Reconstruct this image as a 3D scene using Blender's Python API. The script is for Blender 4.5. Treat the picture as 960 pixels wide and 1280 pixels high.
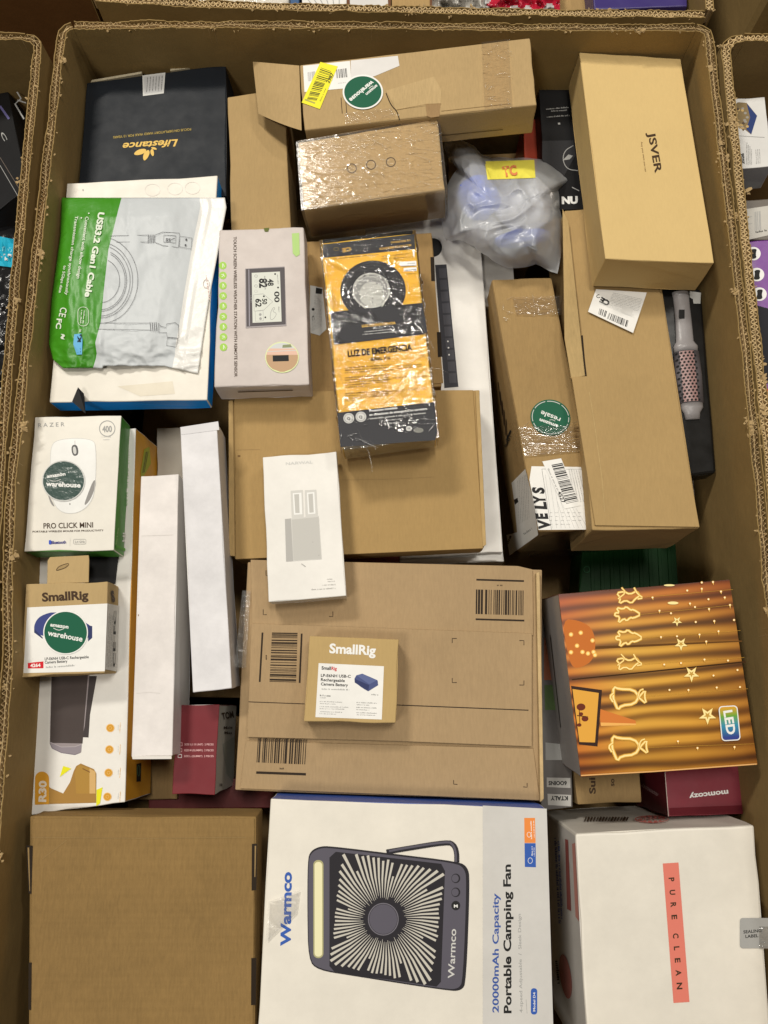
import bpy, bmesh, math, random
import numpy as np
from mathutils import Vector, noise
for o in list(bpy.data.objects): bpy.data.objects.remove(o)
S = bpy.context.scene
C = S.collection
# ------------------------------------------------------------------ camera, light, exposure
CAM_H = 0.99            # metres above the rim of the big carton bin (rim is z = 0)
TILT = math.radians(13.6)
F = 960.0
cam = bpy.data.cameras.new('camera'); co = bpy.data.objects.new('camera', cam); C.objects.link(co)
co.location = (0, 0, CAM_H); co.rotation_euler = (TILT, 0, 0)
cam.sensor_fit = 'VERTICAL'; cam.sensor_height = 36; cam.lens = 27.0
cam.clip_start = 0.02; cam.clip_end = 100
S.camera = co
W = bpy.data.worlds.new('World'); S.world = W; W.use_nodes = True
W.node_tree.nodes['Background'].inputs[0].default_value = (1.0, 0.93, 0.82, 1)
W.node_tree.nodes['Background'].inputs[1].default_value = 0.06
def lamp(loc, target, sx, sy, power, col=(1, .945, .85)):
    l = bpy.data.lights.new('ceiling_lamp', 'AREA'); l.shape = 'RECTANGLE'; l.size = sx; l.size_y = sy
    l.energy = power; l.color = col
    o = bpy.data.objects.new('ceiling_lamp', l); C.objects.link(o); o.location = loc
    o.rotation_euler = (Vector(target) - Vector(loc)).to_track_quat('-Z', 'Y').to_euler()
lamp((-1.9, 3.3, 4.0), (0, .4, 0), 1.2, .3, 145)
lamp((.5, .9, 4.4), (0, .4, 0), 1.2, .3, 80)
lamp((-1.6, -1.4, 4.4), (0, .4, 0), 1.2, .3, 68)
lamp((2.6, 2.6, 4.4), (0, .4, 0), 1.2, .3, 50)
S.view_settings.view_transform = 'Standard'; S.view_settings.look = 'None'
S.view_settings.exposure = 0.0; S.view_settings.gamma = 1
S.render.resolution_x = 768; S.render.resolution_y = 1024

# ------------------------------------------------------------------ geometry helpers
DEBUG = 0
ct, st = math.cos(TILT), math.sin(TILT)
def ray(u, v):
    dx = (u - 480) / F; dy = -(v - 640) / F
    return np.array([dx, dy * ct + st, dy * st - ct])
CP = np.array([0, 0, CAM_H])
def at(u, v, z):
    d = ray(u, v); return CP + d * ((z - CAM_H) / d[2])
def proj(P):
    q = P - CP; x = q[0]; y = q[1] * ct + q[2] * st; z = -q[1] * st + q[2] * ct
    return np.array([480 + F * x / -z, 640 - F * y / -z])
def zt(ox, oy, s):
    return lambda p: (ox + p[0] / s, oy + p[1] / s)
ID = lambda p: (p[0], p[1])
A1 = zt(0, 0, 3); A2 = zt(280, 0, 2.6667); A3 = zt(620, 0, 2.8235); A4 = zt(0, 200, 3.2); A5 = zt(250, 240, 2.7429); A6 = zt(560, 240, 2.4)
B1 = zt(0, 490, 3); B2 = zt(0, 680, 3); B3 = zt(280, 540, 2.6667); B4 = zt(280, 690, 2.2857); B5 = zt(600, 540, 2.6667); B6 = zt(660, 700, 3.2)
B7 = zt(320, 980, 2.5263); B8 = zt(660, 980, 3.2); C1 = zt(0, 0, 8); C2 = zt(0, 160, 3.5556); C7 = zt(880, 40, 3.5556); C8 = zt(860, 380, 3.2)
D1 = zt(100, 140, 6); D2 = zt(370, 70, 7.385); D3 = zt(300, 320, 7.11); D4 = zt(400, 285, 6.4); D5 = zt(410, 400, 6.857); D6 = zt(630, 490, 5.818)
D7 = zt(660, 90, 6.737); D8 = zt(540, 160, 5.333); E1 = zt(60, 240, 5.566); E2 = zt(25, 820, 6.4); E3 = zt(375, 790, 7.385); E4 = zt(670, 900, 3.31)
E5 = zt(0, 990, 2.8235); E6 = zt(590, 1010, 4.741); E7 = zt(825, 360, 5.12); E8 = zt(720, 350, 9.6)

class Face:
    def __init__(s, O, N, U=None, V=None):
        s.O = np.array(O, float); s.N = np.array(N, float); s.N /= np.linalg.norm(s.N); s.h = None
        s.U, s.V = U, V
    def hit(s, u, v, lift=0.0):
        d = ray(u, v); O = s.O + s.N * lift
        t = np.dot(O - CP, s.N) / np.dot(d, s.N)
        P = CP + d * t
        if s.h: P = P - d / abs(np.dot(d, s.N)) * s.h(u, v)
        return P
    def uv(s, P):
        if s.U is None: return (0, 0)
        r = P - s.O
        return (float(np.dot(r, s.U) / np.dot(s.U, s.U)), float(np.dot(r, s.V) / np.dot(s.V, s.V)))

def fit(c4, z, depth, low=None, reg=0.05, fixd=False):
    """find the tilt (and depth) for which the four corners form a rectangle in space"""
    cu = sum(c[0] for c in c4) / 4; cv = sum(c[1] for c in c4) / 4
    P0 = at(cu, cv, z)
    def geo(x):
        n = np.array([x[0], x[1], 1.0]); n /= np.linalg.norm(n)
        f = Face(P0, n); return f, [f.hit(*c) for c in c4], n
    def res(x):
        f, P, n = geo(x)
        L = [np.linalg.norm(P[(i + 1) % 4] - P[i]) for i in range(4)]
        d1 = np.linalg.norm(P[0] - P[2]); d2 = np.linalg.norm(P[1] - P[3])
        r = [x[0] / reg, x[1] / reg, (x[2] - depth) / (0.3 * depth) * (30 if fixd else 1),
             (L[0] - L[2]) / (L[0] + L[2]) / .012, (L[1] - L[3]) / (L[1] + L[3]) / .012, (d1 - d2) / (d1 + d2) / .012]
        if low:
            for i, q in enumerate(low):
                if q is not None:
                    e = proj(P[i] - n * x[2]) - np.array(q); r += [e[0] / 3, e[1] / 3]
        return np.array(r)
    x = np.array([0.0, 0.0, depth])
    for _ in range(25):
        r = res(x); J = np.zeros((len(r), 3))
        for k in range(3):
            y = x.copy(); y[k] += 1e-4; J[:, k] = (res(y) - r) / 1e-4
        dx = -np.linalg.solve(J.T @ J + 1e-6 * np.eye(3), J.T @ r); x = x + 0.7 * dx
    f, P, n = geo(x)
    if DEBUG: print('FIT', [tuple(round(float(k), 3) for k in p) for p in P], 'n', np.round(n, 2), 'd', round(float(x[2]), 3), [tuple(np.round(proj(P[i] - n * x[2]))) if low and low[i] else None for i in range(4)], low)
    return P, n, max(x[2], .004)

# ------------------------------------------------------------------ materials
MC = {}
def nm(name):
    m = bpy.data.materials.new(name); m.use_nodes = True
    nt = m.node_tree; b = nt.nodes['Principled BSDF']; return m, nt, b
def N(nt, t, **k):
    n = nt.nodes.new(t)
    for a, v in k.items(): setattr(n, a, v)
    return n
def lk(nt, a, b): nt.links.new(a, b)
def bump_chain(nt, b, items, coord):
    prev = None
    for scale, stretch, dist, strength, detail in items:
        mp = N(nt, 'ShaderNodeMapping'); mp.inputs['Scale'].default_value = stretch; lk(nt, coord, mp.inputs[0])
        n = N(nt, 'ShaderNodeTexNoise'); n.inputs['Scale'].default_value = scale; n.inputs['Detail'].default_value = detail
        lk(nt, mp.outputs[0], n.inputs['Vector'])
        bp = N(nt, 'ShaderNodeBump'); bp.inputs['Distance'].default_value = dist; bp.inputs['Strength'].default_value = strength
        lk(nt, n.outputs[0], bp.inputs['Height'])
        if prev: lk(nt, prev.outputs[0], bp.inputs['Normal'])
        prev = bp
    lk(nt, prev.outputs[0], b.inputs['Normal'])
def card(col, key=None, rough=.82, mott=.18, ribs=0.0):
    """kraft board: fibres, blotches, light dents"""
    col = (col[0] * .95, col[1] * .995, col[2] * .92); k = ('card', col, mott, ribs)
    if k in MC: return MC[k]
    m, nt, b = nm('kraft_board')
    tc = N(nt, 'ShaderNodeTexCoord'); o = tc.outputs['Object']
    n1 = N(nt, 'ShaderNodeTexNoise'); n1.inputs['Scale'].default_value = 9; n1.inputs['Detail'].default_value = 6; n1.inputs['Roughness'].default_value = .65
    lk(nt, o, n1.inputs['Vector'])
    mp = N(nt, 'ShaderNodeMapping'); mp.inputs['Scale'].default_value = (1, .18, 1); lk(nt, o, mp.inputs[0])
    n2 = N(nt, 'ShaderNodeTexNoise'); n2.inputs['Scale'].default_value = 420; n2.inputs['Detail'].default_value = 3; lk(nt, mp.outputs[0], n2.inputs['Vector'])
    n3 = N(nt, 'ShaderNodeTexNoise'); n3.inputs['Scale'].default_value = 900; n3.inputs['Detail'].default_value = 2; lk(nt, o, n3.inputs['Vector'])
    add = N(nt, 'ShaderNodeMath', operation='MULTIPLY_ADD'); lk(nt, n1.outputs[0], add.inputs[0]); add.inputs[1].default_value = 1.3
    lk(nt, n2.outputs[0], add.inputs[2])
    add2 = N(nt, 'ShaderNodeMath', operation='MULTIPLY_ADD'); lk(nt, n3.outputs[0], add2.inputs[0]); add2.inputs[1].default_value = .5; lk(nt, add.outputs[0], add2.inputs[2])
    mr = N(nt, 'ShaderNodeMapRange'); mr.inputs[1].default_value = .9; mr.inputs[2].default_value = 1.95; mr.inputs[3].default_value = 1 - mott; mr.inputs[4].default_value = 1 + mott
    lk(nt, add2.outputs[0], mr.inputs[0])
    vm = N(nt, 'ShaderNodeVectorMath', operation='SCALE'); vm.inputs[0].default_value = col; lk(nt, mr.outputs[0], vm.inputs['Scale'])
    lk(nt, vm.outputs[0], b.inputs['Base Color'])
    b.inputs['Roughness'].default_value = rough; b.inputs['Specular IOR Level'].default_value = .25
    it = [(14, (1, 1, 1), .004, .5, 3), (350, (1, .2, 1), .0004, .35, 3)]
    if ribs: it.append((60, (.05, 3, .05), .0008, ribs, 0))
    bump_chain(nt, b, it, o)
    MC[k] = m; return m
def coat(col, rough=.42, wear=.05, spec=.5, dents=.25):
    """printed, coated carton board; faint scuffs, slight waviness"""
    k = ('coat', col, rough, wear)
    if k in MC: return MC[k]
    m, nt, b = nm('printed_board')
    tc = N(nt, 'ShaderNodeTexCoord'); o = tc.outputs['Object']
    n1 = N(nt, 'ShaderNodeTexNoise'); n1.inputs['Scale'].default_value = 13; n1.inputs['Detail'].default_value = 7; n1.inputs['Roughness'].default_value = .7
    lk(nt, o, n1.inputs['Vector'])
    mr = N(nt, 'ShaderNodeMapRange'); mr.inputs[1].default_value = .3; mr.inputs[2].default_value = .7; mr.inputs[3].default_value = 1 - wear * 1.6; mr.inputs[4].default_value = 1 + wear
    lk(nt, n1.outputs[0], mr.inputs[0])
    vm = N(nt, 'ShaderNodeVectorMath', operation='SCALE'); vm.inputs[0].default_value = col; lk(nt, mr.outputs[0], vm.inputs['Scale'])
    lk(nt, vm.outputs[0], b.inputs['Base Color'])
    n2 = N(nt, 'ShaderNodeTexNoise'); n2.inputs['Scale'].default_value = 40; n2.inputs['Detail'].default_value = 5; lk(nt, o, n2.inputs['Vector'])
    mr2 = N(nt, 'ShaderNodeMapRange'); mr2.inputs[3].default_value = rough - .1; mr2.inputs[4].default_value = rough + .15; lk(nt, n2.outputs[0], mr2.inputs[0])
    lk(nt, mr2.outputs[0], b.inputs['Roughness']); b.inputs['Specular IOR Level'].default_value = spec
    bump_chain(nt, b, [(11, (1, 1, 1), .004, dents, 3), (260, (1, 1, 1), .0003, .12, 2)], o)
    MC[k] = m; return m
def ink(col, rough=.5):
    k = ('ink', col, rough)
    if k in MC: return MC[k]
    m, nt, b = nm('ink'); b.inputs['Base Color'].default_value = (*col, 1); b.inputs['Roughness'].default_value = rough
    b.inputs['Specular IOR Level'].default_value = .12
    tc = N(nt, 'ShaderNodeTexCoord'); bump_chain(nt, b, [(11, (1, 1, 1), .004, .25, 3)], tc.outputs['Object'])
    MC[k] = m; return m
def film(rough=.12, base=.10, haze=.03, tint=(1, 1, 1), crink=1.0, key=0):
    k = ('film', rough, base, haze, tint, crink)
    if k in MC: return MC[k]
    m, nt, b = nm('clear_film'); nt.nodes.remove(b)
    out = [n for n in nt.nodes if n.type == 'OUTPUT_MATERIAL'][0]
    tc = N(nt, 'ShaderNodeTexCoord')
    mp = N(nt, 'ShaderNodeMapping'); mp.inputs['Scale'].default_value = (1, 3.2, 1); mp.inputs['Rotation'].default_value = (0, 0, .25); lk(nt, tc.outputs['Object'], mp.inputs[0])
    n = N(nt, 'ShaderNodeTexNoise'); n.inputs['Scale'].default_value = 24; n.inputs['Detail'].default_value = 3; n.inputs['Distortion'].default_value = 1.6
    n.noise_type = 'RIDGED_MULTIFRACTAL'
    lk(nt, mp.outputs[0], n.inputs['Vector'])
    n2 = N(nt, 'ShaderNodeTexNoise'); n2.inputs['Scale'].default_value = 90; n2.inputs['Detail'].default_value = 2; n2.inputs['Distortion'].default_value = 2; lk(nt, mp.outputs[0], n2.inputs['Vector'])
    b1 = N(nt, 'ShaderNodeBump'); b1.inputs['Distance'].default_value = .0022 * crink; b1.inputs['Strength'].default_value = .55; lk(nt, n.outputs[0], b1.inputs['Height'])
    b2 = N(nt, 'ShaderNodeBump'); b2.inputs['Distance'].default_value = .0007 * crink; b2.inputs['Strength'].default_value = .5; lk(nt, n2.outputs[0], b2.inputs['Height']); lk(nt, b1.outputs[0], b2.inputs['Normal'])
    g = N(nt, 'ShaderNodeBsdfGlossy'); g.inputs['Roughness'].default_value = rough; g.inputs['Color'].default_value = (1, 1, 1, 1); lk(nt, b2.outputs[0], g.inputs['Normal'])
    t = N(nt, 'ShaderNodeBsdfTransparent'); t.inputs[0].default_value = (*tint, 1)
    d = N(nt, 'ShaderNodeBsdfDiffuse'); d.inputs[0].default_value = (.8, .8, .78, 1); lk(nt, b2.outputs[0], d.inputs['Normal'])
    fr = N(nt, 'ShaderNodeFresnel'); fr.inputs[0].default_value = 1.5; lk(nt, b2.outputs[0], fr.inputs['Normal'])
    ad = N(nt, 'ShaderNodeMath', operation='ADD', use_clamp=True); lk(nt, fr.outputs[0], ad.inputs[0]); ad.inputs[1].default_value = base
    m1 = N(nt, 'ShaderNodeMixShader'); m1.inputs[0].default_value = haze; lk(nt, t.outputs[0], m1.inputs[1]); lk(nt, d.outputs[0], m1.inputs[2])
    m2 = N(nt, 'ShaderNodeMixShader'); lk(nt, ad.outputs[0], m2.inputs[0]); lk(nt, m1.outputs[0], m2.inputs[1]); lk(nt, g.outputs[0], m2.inputs[2])
    lk(nt, m2.outputs[0], out.inputs[0])
    MC[k] = m; return m
def plastic(col, rough=.35, trans=0.0, crink=.0):
    k = ('pl', col, rough, trans, crink)
    if k in MC: return MC[k]
    m, nt, b = nm('plastic'); b.inputs['Base Color'].default_value = (*col, 1); b.inputs['Roughness'].default_value = rough
    tc = N(nt, 'ShaderNodeTexCoord')
    bump_chain(nt, b, [(30, (1, 1, 1), .004, .25 + crink, 4), (120, (1, 1, 1), .001, .2 + crink, 3)], tc.outputs['Object'])
    MC[k] = m; return m

KRAFT = (.41, .258, .118); KR2 = (.36, .22, .098); KR3 = (.44, .285, .135); KPALE = (.62, .42, .20); KDK = (.30, .185, .085)
WHITE = (.76, .74, .70); CREAM = (.74, .70, .62); BLACK = (.02, .02, .022)
kBody = card(KRAFT); kBin = card((.29, .185, .075), mott=.14)
wht = coat(WHITE); crm = coat(CREAM); blk = coat((.010, .010, .011), .5, spec=.2, dents=.1)
iK = ink((.02, .02, .02)); iW = ink((.82, .82, .80)); iG = ink((.015, .11, .06)); iR = ink((.55, .03, .04)); iGr = ink((.35, .35, .34)); iBr = ink((.06, .035, .02)); iLg = ink((.6, .6, .58))
paper = coat((.80, .79, .76), .5)

# ------------------------------------------------------------------ things and parts
class Thing:
    def __init__(s, name, label, cat, loc, group=None):
        s.loc = np.array(loc, float)
        o = bpy.data.objects.new(name, None); C.objects.link(o); o.location = s.loc; o.empty_display_size = .02
        o['label'] = label; o['category'] = cat
        if group: o['group'] = group
        s.o = o
    def mesh(s, name, verts, faces, mats, idx=None, uvs=None, parent=None, smooth=False, label=None, kind=None, flipz=False):
        me = bpy.data.meshes.new(name)
        me.from_pydata([tuple(np.array(v) - s.loc) for v in verts], [], faces)
        if not isinstance(mats, (list, tuple)): mats = [mats]
        for m in mats: me.materials.append(m)
        if idx is not None: me.polygons.foreach_set('material_index', idx)
        if uvs is not None:
            l = me.uv_layers.new(name='UVMap')
            for lp in me.loops: l.data[lp.index].uv = uvs[lp.vertex_index]
        if smooth: me.polygons.foreach_set('use_smooth', [True] * len(me.polygons))
        me.validate(); me.update()
        if flipz and sum(p.normal.z * p.area for p in me.polygons) < 0: me.flip_normals()
        ob = bpy.data.objects.new(name, me); C.objects.link(ob); ob.parent = parent or s.o
        if label: ob['label'] = label
        if kind: ob['kind'] = kind
        return ob

def hexa(P, Q, mats, r=.0012, seg=2, wob=.0022):
    """bevelled box; P top corners (TL TR BR BL seen from above), Q bottom corners. mats: top,N,E,S,W,bottom"""
    bm = bmesh.new()
    v = [bm.verts.new(p) for p in list(P) + list(Q)]
    fs = [(0, 3, 2, 1), (0, 1, 5, 4), (1, 2, 6, 5), (2, 3, 7, 6), (3, 0, 4, 7), (4, 5, 6, 7)]
    for i, f in enumerate(fs):
        bf = bm.faces.new([v[k] for k in f]); bf.material_index = i
    v0 = set(bm.verts)
    bmesh.ops.subdivide_edges(bm, edges=list(bm.edges), cuts=7, use_grid_fill=False)
    cen = sum((np.array(p) for p in P), np.zeros(3)) / 4; top = np.cross(np.array(P[1]) - P[0], np.array(P[3]) - P[0]); top /= np.linalg.norm(top)
    for q in bm.verts:
        if q in v0: continue
        w = np.array(q.co) - cen; w -= top * np.dot(w, top); w /= np.linalg.norm(w) + 1e-9
        q.co -= Vector(w) * wob * max(0.0, noise.noise(q.co * 26) + .35)
    if r > 0: bmesh.ops.bevel(bm, geom=list(bm.edges), offset=r, segments=seg, profile=.5, affect='EDGES', clamp_overlap=True)
    bmesh.ops.recalc_face_normals(bm, faces=bm.faces)
    V = [np.array(x.co) for x in bm.verts]; bm.verts.index_update()
    Fc = [[x.index for x in f.verts] for f in bm.faces]; I = [f.material_index for f in bm.faces]
    bm.free(); return V, Fc, I

class Box(Thing):
    def __init__(s, name, label, cat, c4, z, depth, mats, low=None, r=.0012, part='body', tr=ID, group=None, reg=.05, fixd=False, flare=0.0):
        c4 = [tr(c) for c in c4]
        if low: low = [tr(q) if q else None for q in low]
        P, n, d = fit(c4, z, depth, low, reg, fixd)
        s.P, s.n, s.d, s.c4 = P, n, d, c4
        s.Q = [p - n * d for p in P]
        base = sum(s.Q) / 4
        super().__init__(name, label, cat, base, group)
        if not isinstance(mats, (list, tuple)): mats = [mats] * 6
        mats = list(mats) + [mats[-1]] * (6 - len(mats))
        s.mats = mats
        V, Fc, I = hexa(s.P, s.Q, mats, r)
        s.body = s.mesh(part, V, Fc, mats, I, smooth=False)
        s.top = Face(P[0], n, P[1] - P[0], P[3] - P[0])
    def side(s, k):
        P, Q = s.P, s.Q; a, b = P[k], P[(k + 1) % 4]
        c = sum(P) / 4 - s.n * s.d / 2
        nn = np.cross(b - a, Q[k] - a); nn /= np.linalg.norm(nn)
        if np.dot(nn, a - c) < 0: nn = -nn
        return Face(a, nn, b - a, Q[k] - a)
    def slab(s, name, pts, z0, z1, mat, tr=ID, face=None, r=.0005, label=None, parent=None, dz=None):
        """a board panel lying on the face, pts in order; dz lifts single corners"""
        f = face or s.top; pts = [tr(p) for p in pts]
        dz = dz or [0] * len(pts)
        T = [f.hit(p[0], p[1], z1 + e) for p, e in zip(pts, dz)]; B = [t - f.N * (z1 - z0) for t in T]
        n = len(pts)
        bm = bmesh.new(); v = [bm.verts.new(p) for p in T + B]
        bm.faces.new(v[:n]); bm.faces.new(v[n:][::-1])
        for i in range(n): bm.faces.new([v[i], v[(i + 1) % n], v[n + (i + 1) % n], v[n + i]])
        bmesh.ops.recalc_face_normals(bm, faces=bm.faces)
        if r: bmesh.ops.bevel(bm, geom=list(bm.edges), offset=r, segments=1, affect='EDGES')
        bm.verts.index_update()
        V = [np.array(x.co) for x in bm.verts]; Fc = [[x.index for x in q.verts] for q in bm.faces]; bm.free()
        return s.mesh(name, V, Fc, mat, label=label, parent=parent)
    def wrap(s, mat, off=.0018, amp=.0012, n=34, seed=0, name='shrink_film', freq=30, sx=1.0, sy=.45, thr=.35):
        c = (sum(s.P) + sum(s.Q)) / 8
        V = []; Fc = []
        def out(p): return p + (p - c) / np.linalg.norm(p - c) * off * 1.6
        P = [out(p) for p in s.P]; Q = [out(p) for p in s.Q]
        quads = [(P[0], P[1], P[2], P[3])] + [(P[k], P[(k + 1) % 4], Q[(k + 1) % 4], Q[k]) for k in range(4)]
        for qi, q in enumerate(quads):
            nn = np.cross(q[1] - q[0], q[3] - q[0]); nn /= np.linalg.norm(nn)
            flip = np.dot(nn, (q[0] + q[2]) / 2 - c) < 0
            if flip: nn = -nn
            b = len(V); m = n if qi == 0 else max(8, n // 2)
            for j in range(m + 1):
                for i in range(m + 1):
                    a, t = i / m, j / m
                    p = (q[0] * (1 - a) + q[1] * a) * (1 - t) + (q[3] * (1 - a) + q[2] * a) * t
                    e = min(1, min(a, 1 - a, t, 1 - t) * 8)
                    w = noise.ridged_multi_fractal(Vector(((p[0] * freq * sx + seed), p[1] * freq * sy + p[0] * 4, p[2] * freq)), 1, 2, 3, 1, 2) - .9
                    w = max(0.0, w - thr); V.append(p + nn * (e * amp * (w * w * 2.2 + .12 * noise.noise(Vector((p[0] * 22, p[1] * 22, seed))))))
            for j in range(m):
                for i in range(m):
                    k = b + j * (m + 1) + i; f4 = (k, k + 1, k + m + 2, k + m + 1); Fc.append(f4[::-1] if flip else f4)
        return s.mesh(name, V, Fc, mat, smooth=True)

def creases(T, face, pts4, n, mat, seed, tr=ID, lift=.003, L=(10, 30), ang=(0, 40), w=.0005, parent=None):
    """sharp folds of clear film standing proud of it, as fine rounded ridges"""
    R = random.Random(seed); V = []; Fc = []
    q = [tr(p) for p in pts4]
    for _ in range(n):
        a, t = R.random(), R.random()
        u = (q[0][0] * (1 - a) + q[1][0] * a) * (1 - t) + (q[3][0] * (1 - a) + q[2][0] * a) * t
        v = (q[0][1] * (1 - a) + q[1][1] * a) * (1 - t) + (q[3][1] * (1 - a) + q[2][1] * a) * t
        th = math.radians(ang[0] + R.gauss(0, ang[1])); l = R.uniform(*L) * (R.random() ** 1.5 * .8 + .3); bend = R.gauss(0, .02) * 30 / max(8, l); k0 = len(V); m = max(4, int(l / 2.5)); ww = w * R.uniform(.5, 1.5)
        for i in range(m + 1):
            P = face.hit(u, v, lift); P2 = face.hit(u + math.cos(th), v + math.sin(th), lift); d = P2 - P; d /= np.linalg.norm(d); sd = np.cross(face.N, d)
            e = math.sin(math.pi * min(1, max(.02, i / m))) ** .6
            for c in range(5):
                b = math.pi * c / 4; V.append(P + sd * ww * e * math.cos(b) + face.N * ww * .8 * e * math.sin(b))
            u += math.cos(th) * l / m; v += math.sin(th) * l / m; th += bend + R.gauss(0, .10)
        for i in range(m):
            for c in range(4): z = k0 + i * 5 + c; Fc.append((z, z + 1, z + 6, z + 5))
    return T.mesh('film_creases', V, Fc, mat, smooth=True, kind='stuff', parent=parent, flipz=True)
TXT = {}
def glyphs(t, bold=0.0, shear=0.0, space=1.0):
    k = (t, bold, shear, space)
    if k in TXT: return TXT[k]
    cu = bpy.data.curves.new('t', 'FONT'); cu.body = t; cu.size = 1; cu.offset = bold; cu.shear = shear; cu.space_character = space
    cu.resolution_u = 3; cu.fill_mode = 'FRONT'
    ob = bpy.data.objects.new('t', cu); C.objects.link(ob)
    dg = bpy.context.evaluated_depsgraph_get(); me = bpy.data.meshes.new_from_object(ob.evaluated_get(dg))
    V = [(v.co.x, v.co.y) for v in me.vertices]; Fc = [tuple(p.vertices) for p in me.polygons]
    bpy.data.objects.remove(ob); bpy.data.curves.remove(cu); bpy.data.meshes.remove(me)
    TXT[k] = (V, Fc); return TXT[k]

def single(T, face, lift, tr, items, name):
    for q, m in items:
        p = Print(T, face, lift, tr); p.poly(q, m) if len(q) > 2 else p.line(q, 1.2, m); p.build(name)
class Print:
    """flat ink, labels and pictures lying on a face; a step higher with every call"""
    def __init__(s, T, face, lift=.0003, tr=ID, step=.000012):
        s.T, s.f, s.l, s.tr, s.step = T, face, lift, tr, step
        s.V, s.F, s.I, s.M, s.UV = [], [], [], [], []
    def mi(s, m):
        if m not in s.M: s.M.append(m)
        return s.M.index(m)
    def raw(s, pts, faces, mat, px=False):
        b = len(s.V); i = s.mi(mat)
        for p in pts:
            q = p if px else s.tr(p)
            P = s.f.hit(q[0], q[1], s.l); s.V.append(P); s.UV.append(s.f.uv(P))
        for f in faces: s.F.append(tuple(b + k for k in f)); s.I.append(i)
        s.l += s.step
    def poly(s, pts, mat): s.raw(pts, [tuple(range(len(pts)))], mat)
    def quadgrid(s, q, mat, n=6, m=6):
        pts = []; fs = []
        for j in range(m + 1):
            for i in range(n + 1):
                a, t = i / n, j / m
                pts.append(tuple((q[0][k] * (1 - a) + q[1][k] * a) * (1 - t) + (q[3][k] * (1 - a) + q[2][k] * a) * t for k in (0, 1)))
        for j in range(m):
            for i in range(n): k = j * (n + 1) + i; fs.append((k, k + n + 1, k + n + 2, k + 1))
        s.raw(pts, fs, mat)
    def disc(s, c, rx, ry=None, mat=None, n=36, rot=0):
        ry = ry or rx; s.poly([rot2(c, rx * math.cos(2 * math.pi * k / n), ry * math.sin(2 * math.pi * k / n), rot) for k in range(n)], mat)
    def ring(s, c, rx, ry, w, mat, n=40, a0=0, a1=360, rot=0, dash=None):
        pts = []; fs = []
        full = (a1 - a0) >= 360
        for k in range(n + 1):
            a = math.radians(a0 + (a1 - a0) * k / n)
            pts.append(rot2(c, (rx - w / 2) * math.cos(a), (ry - w / 2) * math.sin(a), rot)); pts.append(rot2(c, (rx + w / 2) * math.cos(a), (ry + w / 2) * math.sin(a), rot))
        for k in range(n):
            if dash and k % dash == 0: continue
            fs.append((2 * k, 2 * k + 1, 2 * k + 3, 2 * k + 2))
        s.raw(pts, fs, mat)
    def line(s, pts, w, mat, closed=False):
        n = len(pts); out = []
        for i in range(n):
            a = pts[i - 1] if (i > 0 or closed) else pts[i]; b = pts[(i + 1) % n] if (i < n - 1 or closed) else pts[i]
            dx, dy = b[0] - a[0], b[1] - a[1]; L = math.hypot(dx, dy) or 1
            out.append((pts[i][0] - dy / L * w / 2, pts[i][1] + dx / L * w / 2)); out.append((pts[i][0] + dy / L * w / 2, pts[i][1] - dx / L * w / 2))
        fs = [(2 * i, 2 * i + 1, 2 * i + 3, 2 * i + 2) for i in range(n - 1)]
        if closed: fs.append((2 * n - 2, 2 * n - 1, 1, 0))
        s.raw(out, fs, mat)
    def text(s, t, p0, p1, h, mat, bold=0.0, shear=0.0, space=1.0):
        bold += .012
        V, Fc = glyphs(t, bold, shear, space)
        if not V: return
        x0 = min(v[0] for v in V); x1 = max(v[0] for v in V)
        b = (p1[0] - p0[0], p1[1] - p0[1]); L = math.hypot(*b); up = (b[1] / L, -b[0] / L); k = 1 / (x1 - x0)
        s.raw([(p0[0] + b[0] * (x - x0) * k + up[0] * y / .69 * h, p0[1] + b[1] * (x - x0) * k + up[1] * y / .69 * h) for x, y in V], Fc, mat)
    def words(s, p0, p1, h, mat, seed=0, fill=.72, mean=5.0):
        """a line of print too small to read"""
        r = random.Random(seed); b = (p1[0] - p0[0], p1[1] - p0[1]); L = math.hypot(*b); d = (b[0] / L, b[1] / L); up = (d[1], -d[0])
        x = 0; pts = []; fs = []
        while x < L:
            cw = h * r.uniform(.35, .7); y0 = 0; y1 = h * r.choice((.68, .7, 1.0))
            if r.random() < 1 / mean: x += h * .6
            x2 = min(L, x + cw)
            k = len(pts)
            for a, c in ((x, y0), (x2 - .22 * cw, y0), (x2 - .22 * cw, y1), (x, y1)):
                pts.append((p0[0] + d[0] * a + up[0] * c, p0[1] + d[1] * a + up[1] * c))
            fs.append((k, k + 1, k + 2, k + 3)); x = x2 + h * .1
        s.raw(pts, fs, mat)
    def bars(s, q, mat, n=34, seed=1, gap=.5):
        """bar code filling quad TL TR BR BL, bars run TL->BL"""
        r = random.Random(seed); w = [r.choice((1, 1, 1, 2, 2, 3)) for _ in range(2 * n)]; tot = sum(w); x = 0; pts = []; fs = []
        for i, ww in enumerate(w):
            a, b = x / tot, (x + ww) / tot; x += ww
            if i % 2: continue
            k = len(pts)
            for c, (e0, e1) in ((a, (0, 1)), (b, (0, 1)), (b, (3, 2)), (a, (3, 2))):
                pts.append(tuple(q[e0][j] * (1 - c) + q[e1][j] * c for j in (0, 1)))
            fs.append((k, k + 1, k + 2, k + 3))
        s.raw(pts, fs, mat)
    def build(s, name='lettering', parent=None, label=None):
        if s.V: o = s.T.mesh(name, s.V, s.F, s.M, s.I, s.UV, parent=parent, label=label); s.V = []; s.F = []; s.I = []; s.UV = []; s.M = []; return o
def rot2(c, x, y, a):
    a = math.radians(a); return (c[0] + x * math.cos(a) - y * math.sin(a), c[1] + x * math.sin(a) + y * math.cos(a))
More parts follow.
